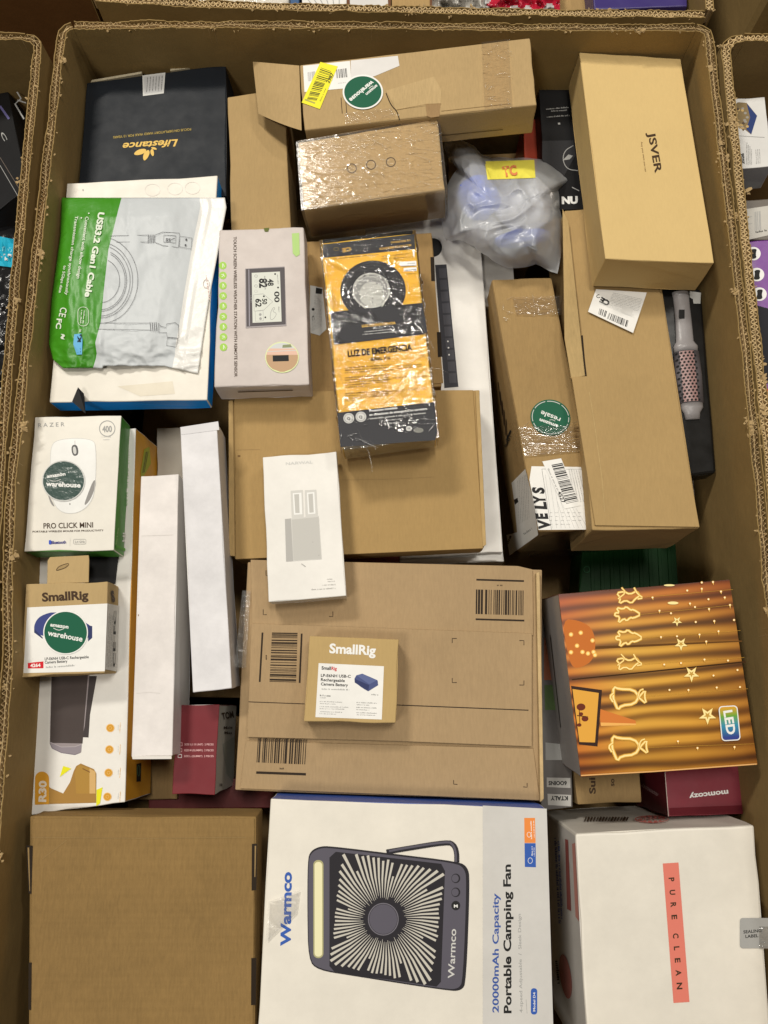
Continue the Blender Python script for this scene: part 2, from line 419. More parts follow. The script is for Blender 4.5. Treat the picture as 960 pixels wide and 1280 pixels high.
def rr(x0, y0, x1, y1, r, n=5):
    o = []
    for cx, cy, a in ((x1 - r, y0 + r, -90), (x1 - r, y1 - r, 0), (x0 + r, y1 - r, 90), (x0 + r, y0 + r, 180)):
        for k in range(n + 1): t = math.radians(a + 90 * k / n); o.append((cx + r * math.cos(t), cy + r * math.sin(t)))
    return o
def sm(pts, closed=True, it=2):
    for _ in range(it):
        o = []; n = len(pts)
        for i in range(n if closed else n - 1):
            a, b = pts[i], pts[(i + 1) % n]; o += [(a[0] * .75 + b[0] * .25, a[1] * .75 + b[1] * .25), (a[0] * .25 + b[0] * .75, a[1] * .25 + b[1] * .75)]
        pts = o if closed else [pts[0]] + o + [pts[-1]]
    return pts

# ------------------------------------------------------------------ setting: floor
def struct(name, V, Fc, m):
    me = bpy.data.meshes.new(name); me.from_pydata(V, [], Fc); me.materials.append(m); o = bpy.data.objects.new(name, me); C.objects.link(o); o['kind'] = 'structure'; return o
fm, nt, b = nm('floor_concrete'); tc = N(nt, 'ShaderNodeTexCoord')
n1 = N(nt, 'ShaderNodeTexNoise'); n1.inputs['Scale'].default_value = 5; n1.inputs['Detail'].default_value = 8; lk(nt, tc.outputs['Object'], n1.inputs['Vector'])
cr = N(nt, 'ShaderNodeValToRGB'); cr.color_ramp.elements[0].color = (.12, .05, .02, 1); cr.color_ramp.elements[1].color = (.24, .10, .045, 1); lk(nt, n1.outputs[0], cr.inputs[0]); lk(nt, cr.outputs[0], b.inputs['Base Color']); b.inputs['Roughness'].default_value = .6
struct('floor', [(-6, -5, -1.0), (6, -5, -1.0), (6, 8, -1.0), (-6, 8, -1.0)], [(0, 1, 2, 3)], fm)

# ------------------------------------------------------------------ corrugated bins
edgeM = card((.55, .38, .21), mott=.3)
def resample(pts, step):
    out = []
    for i in range(len(pts) - 1):
        a, b = np.array(pts[i], float), np.array(pts[i + 1], float); L = np.linalg.norm(b - a); n = max(1, int(L / step))
        for k in range(n): out.append(a + (b - a) * k / n)
    out.append(np.array(pts[-1], float)); return out
def wall(T, pts, side, zt_=0.0, h=.97, gap=.0062, seed=0, tuft=40, kBin=kBin):
    """double-wall corrugated board standing on edge. pts: inner liner line (x, y); side: +1 outward is to the left of travel"""
    R = random.Random(seed); P = resample(pts, .004); n = len(P)
    D = []
    for i in range(n):
        d = P[min(n - 1, i + 1)] - P[max(0, i - 1)]; d /= np.linalg.norm(d) + 1e-9; D.append(np.array([-d[1], d[0]]) * side)
    par = None
    nl = 3
    def zz(i, l): return zt_ + .0035 * noise.noise(Vector((i * .09, l * 7.7, seed))) + .0022 * noise.noise(Vector((i * .7, l * 3.1, seed + 4)))
    for l in range(nl):
        V = []; Fc = []
        lv = [0, -.012, -.05, -.15, -.35, -.6, -h] if l != 1 else [-.0015, -.012, -.05]
        th = .0014
        for i in range(n):
            q = P[i] + D[i] * gap * l; wv = .0016 * noise.noise(Vector((i * .05, l * 5.0, seed + 9)))
            for s_ in (0, 1):
                for k, dz in enumerate(lv):
                    bulge = 0.0
                    pp = q + D[i] * ((th if l != 1 else .0008) * s_ + wv * (k < 2) + bulge)
                    V.append((pp[0], pp[1], zz(i, l) - .0025 * max(0, noise.noise(Vector((i * .23, l * 9.1, seed + 31))) * 2.2 - .5) + dz if k < 2 else zt_ + dz))
        m = len(lv)
        for i in range(n - 1):
            a = i * 2 * m; b = a + 2 * m
            for k in range(m - 1):
                Fc.append((a + k, b + k, b + k + 1, a + k + 1)); Fc.append((a + m + k, a + m + k + 1, b + m + k + 1, b + m + k))
            Fc.append((a, a + m, b + m, b))
        e = (n - 1) * 2 * m
        for a in (0, e):
            for k in range(m - 1): Fc.append((a + k, a + k + 1, a + m + k + 1, a + m + k))
        o = T.mesh('wall' if par is None else 'liner', V, Fc, kBin if l != 1 else edgeM, parent=par)
        if par is None: par = o
    for l in range(nl - 1):                       # fluting between the liners
        V = []; Fc = []; ph = 0.0; i = 0
        tot = (n - 1) * .004; s_ = 0.0; per = .0088 if l == 0 else .0070
        K = int(tot / (per / 6))
        for k in range(K + 1):
            f = min(n - 1.001, k / K * (n - 1)); j = int(f); q = P[j] * (1 - (f - j)) + P[j + 1] * (f - j)
            crush = .85 + .55 * noise.noise(Vector((k * .045, l, seed + 2)))
            off = gap * (l + .56 + .42 * crush * math.sin(k / 6 * 2 * math.pi + 1.2 * noise.noise(Vector((k * .05, l + 3, seed)))))
            pp = q + D[j] * off; z = zt_ - .0012 + .0035 * noise.noise(Vector((j * .09, l * 7.7, seed))) + .002 * noise.noise(Vector((k * .5, l, seed)))
            nx = D[j] * .00055 + np.array([D[j][1], -D[j][0]]) * .00055 * (1 if math.cos(k / 6 * 2 * math.pi) > 0 else -1)
            V += [(pp[0] - nx[0], pp[1] - nx[1], z), (pp[0] + nx[0], pp[1] + nx[1], z), (pp[0] + nx[0], pp[1] + nx[1], zt_ - .028), (pp[0] - nx[0], pp[1] - nx[1], zt_ - .028)]
        for k in range(K):
            a = 4 * k; b = a + 4
            Fc += [(a, b, b + 1, a + 1), (a + 1, b + 1, b + 2, a + 2), (a + 3, b + 3, b, a)]
        T.mesh('fluting', V, Fc, edgeM, parent=par, kind='stuff')
    V = []; Fc = []                                # torn scraps of liner along the cut edge
    for t in range(tuft):
        j = R.randrange(n); q = P[j] + D[j] * gap * R.choice((0, 0, 1, 2, 2)); big = R.random() < .10
        for s_ in range(R.randint(1, 2) if not big else R.randint(4, 8)):
            a = R.uniform(0, 6.28) if big else math.atan2(D[j][1], D[j][0]) + R.choice((0, math.pi)) + R.uniform(-.9, .9); L = R.uniform(.0015, .0045) * (1.8 if big else 1); w = L * R.uniform(.4, 1.1); ca, sa = math.cos(a), math.sin(a)
            o0 = (q[0] + R.uniform(-.0015, .0015) * (1 + 2 * big), q[1] + R.uniform(-.0015, .0015) * (1 + 2 * big), zt_ + R.uniform(-.004, -.0005)); b = len(V)
            for x, y, z in ((0, -w / 2, 0), (L * .5, -w / 2, L * .35), (L, -w * .3, L * R.uniform(-.3, .6)), (L * 1.05, w * .3, L * R.uniform(-.3, .6)), (L * .5, w / 2, L * .4), (0, w / 2, 0)):
                V.append((o0[0] + x * ca - y * sa, o0[1] + x * sa + y * ca, o0[2] + z))
            Fc += [(b, b + 1, b + 4, b + 5), (b + 1, b + 2, b + 3, b + 4)]
    if V: T.mesh('torn_scraps', V, Fc, card((.42, .28, .145)), parent=par, kind='stuff')
    return par

main = Thing('cardboard_bin', 'large open double-wall cardboard bin in the centre holding the whole heap of boxes', 'bin', (0, .3, -.98), 'bulk cardboard bins standing side by side')
L0 = [(-.468, -.46), (-.462, -.30), (-.462, -.15), (-.47, .05), (-.484, .16), (-.492, .28), (-.495, .55), (-.497, 1.002), (-.496, 1.009), (-.492, 1.0145), (-.486, 1.017)]
wall(main, L0, +1, seed=1, tuft=120)
wall(main, [(-.4855, 1.017), (-.2, 1.019), (.2, 1.014), (.487, 1.013)], +1, seed=2, tuft=70)
wall(main, [(.4875, 1.013), (.494, 1.0115), (.499, 1.007), (.5, .998), (.5, .6), (.498, .4), (.492, .15), (.49, -.1), (.488, -.46)], +1, seed=3, tuft=110)
wall(main, [(.487, -.462), (-.466, -.462)], +1, seed=4, tuft=20)
main.mesh('bottom', [(-.5, -.46, -.96), (.5, -.46, -.96), (.5, 1.02, -.96), (-.5, 1.02, -.96)], [(0, 1, 2, 3)], kBin)
lb = Thing('cardboard_bin', 'cardboard bin on the left holding black packages', 'bin', (-1.0, .3, -.98), 'bulk cardboard bins standing side by side')
wall(lb, [(-1.4, 1.0), (-.57, .996), (-.562, .995)], +1, seed=11, tuft=25)
wall(lb, [(-.5615, .995), (-.552, .993), (-.546, .987), (-.545, .975), (-.541, .8), (-.536, .62), (-.530, .45), (-.523, .3), (-.515, .1), (-.512, -.5)], +1, seed=12, tuft=110)
rb = Thing('cardboard_bin', 'cardboard bin on the right with purple and white boxes inside', 'bin', (1.0, .3, -.98), 'bulk cardboard bins standing side by side')
wall(rb, [(1.4, .985), (.8, .99), (.562, .994)], -1, seed=13, tuft=30)
wall(rb, [(.5615, .994), (.549, .992), (.5405, .985), (.5375, .972), (.533, .75), (.530, .6), (.528, .4), (.5215, .1), (.519, -.5)], -1, seed=14, tuft=110)
tb = Thing('cardboard_bin', 'cardboard bin behind the far rim with foil bags and a purple box', 'bin', (0, 1.7, -.98), 'bulk cardboard bins standing side by side')
wall(tb, [(-.475, 1.5), (-.455, 1.085)], -1, seed=15, tuft=15)
wall(tb, [(-.455, 1.083), (-.2, 1.068), (.02, 1.062), (.2, 1.056), (.505, 1.052)], -1, seed=16, tuft=70)
wall(tb, [(.507, 1.055), (.512, 1.5)], -1, seed=17, tuft=20)
ub = Thing('cardboard_bin', 'cardboard bin in the far right corner with only its near side in view', 'bin', (1.1, 1.7, -.98), 'bulk cardboard bins standing side by side')
wall(ub, [(.60, 1.5), (.62, 1.086), (1.4, 1.075)], -1, seed=18, tuft=40)
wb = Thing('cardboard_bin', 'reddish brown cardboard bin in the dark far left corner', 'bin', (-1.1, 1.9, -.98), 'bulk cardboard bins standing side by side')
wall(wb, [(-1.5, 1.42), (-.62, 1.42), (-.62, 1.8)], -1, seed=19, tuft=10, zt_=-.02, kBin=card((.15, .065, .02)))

# ------------------------------------------------------------------ boxes in the main bin
G_K = 'plain kraft cartons in the bin'
# --- bottom row
bx = Box('kraft_carton', 'plain kraft carton with four side slots filling the near left corner', 'carton',
         [(37, 1020), (321, 1020), (318, 1345), (34, 1345)], -.055, .07, card((.25, .148, .056), mott=.2, ribs=.5), [(53, 1003), (329, 1003), None, None], r=.002, reg=.02)
kb = card((.262, .155, .060), mott=.2, ribs=.5)
bx.slab('lid', [(40, 1023), (318, 1023), (316, 1340), (37, 1340)], 0, .0012, kb, r=.0006)
dk = ink((.02, .012, .006))
single(bx, bx.top, .0016, E5, [(q, dk) for q in ([(92, 188), (116, 190), (111, 360), (101, 358)], [(889, 183), (908, 183), (905, 346), (888, 348)], [(101, 602), (112, 602), (110, 770), (100, 768)], [(887, 586), (905, 586), (903, 752), (886, 752)])], 'lid_slot')
pr = Print(bx, bx.top, .0018, E5); lt = card((.33, .21, .095)); 
for q in ([(97, 196), (103, 196), (106, 350), (104, 350)], [(899, 190), (904, 190), (901, 300), (898, 300)]): pr.poly(q, lt)
pr.line([(110, 160), (500, 164), (870, 160)], 1.6, lt); pr.line([(150, 236), (235, 170)], 1.4, lt)
pr.build('crease')

bx = Box('fan_box', 'white portable camping fan box with the picture of a square grey fan', 'box',
         [(338, 998), (684, 1010), (693, 1345), (318, 1345)], -.035, .10, [crm, coat((.04, .10, .42)), wht, crm, crm, crm], [None, None, None, None], r=.0015, reg=.03)
pr = Print(bx, bx.top, .0003, B7)
gpan = coat((.60, .585, .56))
pr.quadgrid([(716, 68), (918, 78), (943, 910), (716, 910)], gpan, 4, 6)
blu = ink((.04, .11, .42)); navy = ink((.05, .10, .34)); fanc = ink((.105, .098, .125)); fand = ink((.025, .023, .028)); fanl = ink((.17, .16, .19))
pr.text('Warmco', (108, 512), (112, 278), 30, blu, .025)
pr.text('20000mAh Capacity', (766, 722), (766, 345), 19, navy, .012)
pr.text('Portable Camping Fan', (806, 724), (804, 254), 23, iK, .02)
pr.text('4-speed Adjustable  /  Sleek Design', (842, 722), (836, 410), 9.5, iGr, .0)
pr.poly([(847, 107), (881, 107), (883, 186), (848, 186)], ink((.80, .26, .06))); pr.poly([(848, 187), (883, 187), (884, 263), (849, 262)], blu)
pr.words((872, 176), (870, 116), 4, iW, 3); pr.words((880, 170), (878, 116), 3, iW, 4); pr.words((874, 226), (873, 196), 4, iW, 5); pr.words((880, 228), (879, 200), 3, iW, 6)
pr.ring((862, 160), 6, 8, 1.4, iW, 14); pr.ring((866, 242), 7, 9, 1.4, iW, 14)
pr.poly(rr(868, 645, 888, 728, 9), blu); pr.text('Model D4', (882, 718), (882, 658), 7, iW, .0); pr.line([(856, 725), (853, 680)], 1, iGr)
body = sm([(163, 240), (172, 212), (200, 197), (235, 196), (430, 220), (640, 245), (668, 262), (676, 300), (664, 625), (650, 652), (610, 654), (300, 605), (195, 588), (165, 555), (162, 400)], True, 2)
pr.poly(body, fand); pr.poly([((x - 420) * .975 + 416, (y - 425) * .975 + 425) for x, y in body], fanc)
pr.poly(rr(181, 240, 213, 550, 15), ink((.40, .38, .20))); pr.poly(rr(185, 246, 209, 545, 11), ink((.80, .76, .48)))
g = [(232, 232), (252, 214), (440, 235), (585, 252), (597, 275), (584, 625), (570, 640), (420, 618), (250, 596), (232, 575)]
pr.poly(g, fand)
pts = []; fs = []; ccx, ccy = 405, 427
for k in range(76):                                   # the pale gaps between the grille spokes
    a = 2 * math.pi * (k + .2) / 76 + .03
    def edge(a):
        dx, dy = math.cos(a), math.sin(a); t = 1e9
        if dx > 0: t = min(t, 176 / dx)
        if dx < 0: t = min(t, 160 / -dx)
        if dy > 0: t = min(t, (178 + .12 * 170 * dx) / dy)
        if dy < 0: t = min(t, (190 - .10 * 170 * dx) / -dy)
        return t
    e = edge(a) * random.Random(k).uniform(.95, .99); r0 = random.Random(k + 9).uniform(62, 76); w0, w1 = .007, .020
    if k % 9 == 4: e *= .75
    b0 = len(pts); tw = .10
    for t_, w in ((r0, w0), ((r0 + e) / 2, .021), (e, w1)):
        for sg in (-1, 1): pts.append((ccx + t_ * math.cos(a + sg * w + tw * (t_ / 180)), ccy + t_ * math.sin(a + sg * w + tw * (t_ / 180))))
    fs += [(b0, b0 + 1, b0 + 3, b0 + 2), (b0 + 2, b0 + 3, b0 + 5, b0 + 4)]
pr.raw(pts, fs, ink((.56, .535, .47)))
pr.disc((403, 428), 52, 54, fand); pr.disc((402, 427), 44, 47, fanc); pr.ring((402, 427), 47, 50, 3, fanl)
for y in (298, 342, 384): pr.disc((631, y), 14, 15, fand); pr.disc((629, y), 11, 12, fanc if y < 380 else iK)
pr.text('M', (625, 390), (637, 390), 9, iW, .02)
pr.text('Warmco', (626, 614), (632, 458), 20, iLg, .0)
pr.line(sm([(412, 215), (470, 205), (605, 183), (625, 192), (634, 215), (634, 248)], False, 2), 16, fand)
pr.line(sm([(420, 212), (470, 202), (605, 181), (622, 190), (631, 215), (631, 246)], False, 2), 7, fanc)
pr.build('printing')
pr = Print(bx, bx.top, .0030, B7, .00001)
pr.quadgrid([(40, 372), (138, 335), (128, 408), (34, 497)], film(.15, .03, .03, crink=.35), 1, 1); pr.build('tape')

bx = Box('facial_towel_box', 'large white box with a coral stripe lettered down its middle', 'box',
         [(719, 1042), (944, 1030), (968, 1345), (736, 1345)], -.06, .20, [crm, coat((.66, .62, .55)), wht, crm, coat((.6, .58, .55)), crm], None, r=.003, reg=.015, fixd=True)
pr = Print(bx, bx.top, .0003, B8); cor = ink((.70, .20, .15))
pr.poly([(539, 318), (602, 314), (646, 872), (582, 876)], cor)
t = [('P', 375, 391), ('U', 424, 444), ('R', 474, 494), ('E', 524, 542), ('C', 598, 618), ('L', 650, 666), ('E', 697, 715), ('A', 744, 768), ('N', 795, 822)]
for ch, y0, y1 in t:
    x = 563 + (y0 - 375) * .076; pr.text(ch, (x, y0), (x + 1.3, y1), 21, iBr, .022)
pr.build('lettering')
pr = Print(bx, bx.top, .0012, B8)
pr.poly(rr(848, 536, 1000, 657, 12), coat((.36, .36, .35), .3)); pr.text('SEALING', (862, 598), (934, 592), 12, iK, .012); pr.text('LABEL', (870, 616), (922, 612), 12, iK, .012)
pr.quadgrid([(925, 570), (1000, 570), (1000, 660), (925, 660)], film(.1, .2, .1, crink=1.5), 1, 1)
pr.build('sealing_label')
pr = Print(bx, bx.side(0), .0003, B8)
for k, x in enumerate(range(225, 400, 12)):
    pr.line([(x, 150 - k * .2), (x + 8, 131)], 4 + (k * 7 % 4), iBr)
pr.ring((495, 140), 66, 13, 3, ink((.55, .12, .10)), 40); pr.ring((495, 140), 48, 9, 5, ink((.5, .14, .12)), 40, dash=3); pr.words((432, 145), (550, 138), 7, ink((.5, .1, .09)), 4)
pr.build('printed_seal')
pr = Print(bx, bx.side(3), .0003, B8)
pr.poly([(148, 220), (160, 224), (172, 508), (156, 500)], ink((.30, .09, .08)))
pr.poly([(176, 240), (188, 235), (204, 550), (190, 530)], ink((.55, .25, .21))); pr.disc((150, 770), 22, 90, ink((.42, .16, .14)), rot=-8)
pr.words((104, 210), (122, 560), 10, navy, 8); pr.words((118, 230), (132, 540), 8, navy, 9); pr.words((108, 700), (118, 800), 12, iK, 2)
pr.build('side_printing')

# --- flat shipping mailer in the centre, with fold-over flaps
mk = card((.40, .265, .155), mott=.12, ribs=.15)
bx = Box('shipping_mailer', 'wide flat corrugated mailer with three black barcodes and fold-over flaps', 'mailer',
         [(309, 702), (678, 712), (679, 1002), (293, 988)], -.085, .045, mk, r=.0015, reg=.02)
bx.slab('flap', [(76, 22), (840, 40), (882, 50), (884, 238), (80, 212)], 0, .0028, mk, B4, label='upper fold-over flap')
bx.slab('flap', [(78, 204), (880, 233), (880, 556), (480, 540), (66, 529)], .0030, .0060, mk, B4, label='middle fold-over flap, lying on top')
bx.slab('flap', [(62, 540), (884, 562), (903, 710), (46, 676)], 0, .0026, mk, B4, label='lower flap')
bx.slab('side_tab', [(892, 60), (902, 56), (914, 705), (904, 715)], -.001, .009, edgeM, B4)
for a in range(0, 30):
    pass
fl = ink((.035, .025, .018), .8)
pr = Print(bx, bx.top, .0030, B4)
for q in ([(720, 107), (858, 110), (857, 181), (719, 177)],): pr.bars(q, fl, 22, 5)
pr.line([(721, 79), (857, 83)], 5, fl); pr.line([(719, 192), (858, 196)], 5, fl); pr.words((780, 97), (796, 97), 5, fl, 1)
pr.build('barcode')
for c in ((112, 172), (120, 60)): pr.line([(c[0], c[1] - 8), (c[0], c[1] + 7), (c[0] + 10, c[1] + 7)], 2, fl)
pr.line([(300, 184), (311, 185), (311, 170)], 2, fl)
pr.build('printed_marks')
pr = Print(bx, bx.top, .0063, B4)
pr.bars([(210, 231), (206, 374), (130, 372), (137, 230)][0:4], fl, 24, 6)
pr.line([(110, 230), (102, 371)], 5, fl); pr.line([(222, 233), (216, 374)], 5, fl); pr.words((119, 292), (119, 308), 5, fl, 2)
pr.build('barcode'); pr.line([(70, 428), (230, 434)], 2.2, fl); pr.line([(494, 437), (870, 452)], 2.6, fl)
for (x, y, a, b2) in ((652, 247, 1, 1), (857, 253, -1, 1), (652, 373, 1, -1), (857, 380, -1, -1)): pr.line([(x, y + 13 * b2), (x, y), (x + 13 * a, y)], 2, fl)
pr.build('printed_marks')
pr = Print(bx, bx.top, .0029, B4)
pr.bars([(97, 532), (240, 536), (236, 607), (93, 601)], fl, 22, 7); pr.line([(92, 630), (234, 635)], 7, fl); pr.words((156, 621), (172, 621), 5, fl, 3)
pr.build('barcode'); pr.line([(656, 652), (656, 663), (667, 664)], 2, fl); pr.line([(855, 671), (866, 672), (866, 660)], 2, fl)
pr.build('printed_marks')
pr = Print(bx, bx.top, .0034, B4); pr.quadgrid([(52, 110), (76, 110), (62, 330), (30, 330)], film(.15, .05, .08, crink=1.2), 1, 1); pr.build('tape')

# --- small battery box lying on it
bx = Box('battery_box', 'small square kraft camera battery box with white lettering, lying on the flat mailer', 'box',
         [(386.5, 794.5), (499, 799), (496, 905), (379.5, 902)], -.038, .040, card((.50, .335, .155), mott=.07), r=.0012, reg=.03, fixd=True)
pr = Print(bx, bx.top, .0003, E3)
pr.text('SmallRig', (270, 192), (698, 212), 84, iW, .022)
pr.quadgrid([(172, 287), (775, 316), (755, 808), (142, 786)], paper, 2, 2)
pr.text('Small', (198, 346), (286, 350), 30, iK, .02); pr.text('Rig', (290, 350), (340, 353), 30, iR, .02)
pr.text('LP-E6NH USB-C', (192, 413), (468, 423), 26, iK, .015); pr.text('Rechargeable', (192, 452), (414, 462), 26, iK, .015); pr.text('Camera Battery', (192, 492), (443, 503), 26, iK, .015)
pr.words((192, 532), (458, 540), 14, iGr, 3)
pr.words((184, 592), (284, 597), 15, iK, 21); pr.words((184, 610), (240, 613), 10, iGr, 22)
for i, y in enumerate((645, 692, 738)):
    pr.words((182, y), (390 + 60 * (i == 1), y + 8), 10, iGr, 30 + i); pr.words((180, y + 19), (330 + 80 * (i == 1), y + 25), 9, iGr, 40 + i)
for i, y in enumerate((655, 700, 748)):
    pr.words((520, y), (710, y + 7), 10, iGr, 50 + i); pr.words((518, y + 19), (640 + 50 * (i == 2), y + 25), 9, iGr, 60 + i)
bl = ink((.07, .09, .22)); bl2 = ink((.035, .045, .13)); bl3 = ink((.11, .14, .30))
pr.poly([(503, 430), (520, 400), (575, 384), (715, 445), (722, 490), (630, 547), (598, 530), (560, 505), (505, 462)], bl)
pr.poly([(503, 432), (640, 490), (630, 547), (505, 466)], bl2); pr.poly([(640, 490), (718, 452), (720, 492), (634, 545)], bl); pr.poly([(525, 402), (575, 386), (710, 446), (640, 482)], bl3)
pr.words((658, 582), (725, 586), 13, iGr, 70)
pr.build('printed_label')

# --- narrow white box on the kraft mailer
bx = Box('white_gadget_box', 'slim white box with a grey drawing of two plugs on a block', 'box',
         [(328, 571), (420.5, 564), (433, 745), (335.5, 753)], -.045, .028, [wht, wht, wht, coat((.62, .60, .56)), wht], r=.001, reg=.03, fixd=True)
pr = Print(bx, bx.top, .0003, B3)
pr.text('NARWAL', (206, 110), (296, 104), 9, iLg, .01)
g1 = ink((.53, .52, .49)); g2 = ink((.62, .61, .58)); g3 = ink((.44, .43, .41))
pr.poly([(222, 196), (263, 193), (266, 290), (226, 292)], g2); pr.poly([(269, 194), (308, 192), (313, 288), (272, 290)], g2)
pr.poly([(229, 204), (258, 202), (261, 274), (233, 276)], iW); pr.poly([(276, 202), (301, 200), (305, 272), (280, 274)], iW)
pr.poly([(234, 208), (250, 207), (252, 270), (238, 270)], g1); pr.poly([(281, 207), (296, 205), (299, 268), (285, 269)], g1)
pr.poly([(203, 290), (316, 279), (326, 424), (207, 432)], g2); pr.poly([(203, 290), (223, 288), (231, 430), (207, 432)], g3); pr.poly([(226, 292), (315, 283), (324, 422), (232, 428)], g1)
pr.line([(258, 439), (272, 449)], 3, g3); pr.disc((296, 367), 2, 2, g3, 8); pr.disc((316, 411), 2, 2, g3, 8)
pr.words((341, 492), (362, 491), 3, g3, 2); pr.words((344, 500), (370, 498), 3, g3, 3); pr.words((328, 512), (372, 510), 4, g3, 4); pr.words((292, 527), (372, 522), 4, g3, 5)
pr.build('printing')

# --- kraft mailer under it
km = card((.40, .25, .108), mott=.1, ribs=.2)
bx = Box('kraft_mailer', 'kraft mailer box with tuck-in sides lying under the slim white box', 'mailer',
         [(286, 500), (600, 487), (607, 684), (293, 699)], -.085, .055, km, [None, None, (609, 688), (296, 706)], r=.0015, reg=.03, fixd=True)
bx.slab('lid', [(36, -135), (830, -140), (865, 388), (38, 424)], 0, .002, km, B3)
bx.slab('side_rim', [(15, -105), (30, -106), (36, 414), (16, 412)], 0, .0035, card((.46, .30, .14)), B3)
bx.slab('side_rim', [(838, -138), (851, -140), (874, 375), (862, 384)], 0, .0035, card((.46, .30, .14)), B3)
pr = Print(bx, bx.top, .0023, B3); pr.line([(40, 60), (120, 58)], 1.2, card(KDK)); pr.line([(394, 160), (560, 157), (700, 150)], 1.0, card(KDK)); pr.disc((50, 80), 5, 3, ink((.15, .08, .03)), 10); pr.build('scuff')

# --- warning light box in shrink film
yel = coat((.82, .50, .018), .4)
bx = Box('warning_light_box', 'shrink-wrapped yellow and black emergency light box standing out in the middle', 'box',
         [(401, 303), (518.5, 291), (547, 544), (427, 560)], -.005, .055, [yel, coat((.03, .03, .035)), yel, coat((.42, .36, .25)), coat((.62, .34, .05))], [None, None, (546, 563), (432, 571)], r=.002, reg=.04)
char = ink((.05, .05, .055)); ch2 = ink((.09, .09, .095))
bx_ = bx
pr = Print(bx, bx.top, .0003, D4)
pr.poly([(18, 132), (755, 48), (762, 168), (24, 240)], char)
gy = ink((.80, .50, .10)); pr.text('CE', (244, 152), (176, 166), 30, gy, .02); pr.ring((130, 168), 20, 12, 4, ink((.25, .2, .05)), 20)
pr.text('MULTIUSO DE EMERGENCIA', (728, 128), (472, 160), 17, gy, .01); pr.text('LA SEGURIDAD', (720, 92), (565, 110), 14, gy, .01)
pr.words((30, 258), (470, 215), 7, iBr, 31); pr.words((490, 232), (720, 205), 7, iBr, 32); pr.words((490, 250), (760, 232), 6, iBr, 33)
pr.disc((425, 500), 262, 240, char, 60); pr.ring((425, 500), 225, 205, 3, ch2, 60)
pr.disc((410, 500), 150, 142, ink((.36, .36, .35)), 48); pr.ring((410, 500), 143, 135, 9, ink((.62, .62, .58)), 48); pr.disc((415, 530), 100, 100, ink((.56, .56, .53)), 40)
r = random.Random(3)
for k in range(34):
    a = r.uniform(0, 6.28); q = r.uniform(60, 138); pr.disc((410 + q * math.cos(a), 498 + q * math.sin(a) * .95), r.uniform(3, 13), r.uniform(2, 8), r.choice((ink((.75, .75, .7)), ink((.55, .55, .5)), ink((.18, .18, .18)))), 8, rot=r.uniform(0, 180))
pr.ring((420, 590), 92, 66, 7, ink((.68, .68, .62)), 30, 10, 170); pr.ring((400, 500), 122, 112, 3, ink((.7, .7, .66)), 30, 190, 350)
pr.poly([(640, 272), (770, 262), (772, 302), (650, 306), (628, 292)], iW); pr.poly([(668, 320), (772, 312), (775, 342), (672, 346)], iW)
pr.words((762, 278), (700, 282), 7, iK, 3); pr.words((764, 296), (650, 302), 8, iK, 4); pr.words((768, 328), (680, 336), 10, iK, 5); pr.words((772, 360), (690, 366), 7, iBr, 6)
pr.poly([(740, 176), (756, 175), (758, 222), (744, 222)], iW)
pr.poly([(82, 672), (820, 598), (852, 800), (835, 850), (110, 935), (86, 760)], char)
pr.tr = D5
pr.poly([(40, 90), (832, -30), (850, 108), (50, 188)], char)
pr.text('LUZ DE EMERGENCIA', (292, 62), (580, 34), 20, gy, .02)
pr.words((395, 76), (470, 70), 10, iLg, 7); pr.words((308, 106), (545, 82), 9, iLg, 8); pr.words((298, 128), (640, 96), 9, iLg, 9)
pr.text('LUZ DE EMERGENCIA', (172, 316), (722, 258), 52, iK, .028); pr.text('SEÑAL V16', (368, 350), (534, 336), 26, iK, .015)
k = 0
for y in (415, 436, 457, 500, 520, 540, 562, 582, 636, 656, 676, 696):
    if y in (457, 562, 582): x1 = 360
    else: x1 = 520 if y != 696 else 220
    k += 1; pr.words((145, y), (x1, y - (x1 - 145) * .07), 9 if y not in (500, 636) else 11, iBr, 100 + k)
for y, a, b2 in ((432, 590, 800), (452, 420, 560), (412, 590, 800), (512, 560, 720), (535, 380, 560), (552, 395, 520), (620, 600, 840), (640, 380, 600), (660, 390, 560), (508, 700, 850)):
    k += 1; pr.words((a, y - 12), (b2, y - 12 - (b2 - a) * .09), 8, iBr, 130 + k)
pr.poly([(80, 795), (912, 702), (936, 965), (920, 1030), (500, 1060), (108, 1090)], char)
for c in ((178, 842), (282, 829)): pr.disc(c, 46, 44, iLg, 30); pr.ring(c, 36, 34, 3, ch2, 30); pr.text('Q', (c[0] - 15, c[1] + 14), (c[0] + 13, c[1] + 12), 22, char, .02)
pr.text('Proteccion inmediata', (356, 788), (596, 760), 19, iW, .012); pr.text('en situaciones de emergencia en carretera', (356, 822), (850, 768), 19, iW, .012)
pr.words((360, 852), (838, 802), 13, iLg, 201); pr.words((490, 866), (640, 850), 10, iLg, 202); pr.words((520, 892), (625, 880), 14, iLg, 203)
pr.disc((694, 930), 26, 22, iLg, 24); pr.disc((775, 945), 44, 22, ink((.22, .22, .2)), 24); pr.text('OE', (682, 938), (706, 935), 14, char, .02)
pr.build('printing')
FILM = film(.10, .06, .012, crink=.95)
fw = bx.wrap(FILM, .0026, .0050, 110, 3, freq=17, sx=.8, sy=.8, thr=.2)
CR = film(.2, .12, .05, crink=.1)
creases(bx, bx.top, [(405, 308), (516, 297), (540, 535), (428, 550)], 24, CR, 5, lift=.0032, L=(12, 60), ang=(35, 55), w=.00055, parent=fw)
creases(bx, bx.top, [(424, 505), (540, 495), (544, 542), (428, 556)], 26, CR, 6, lift=.0032, L=(8, 36), ang=(-15, 35), w=.0005, parent=fw)
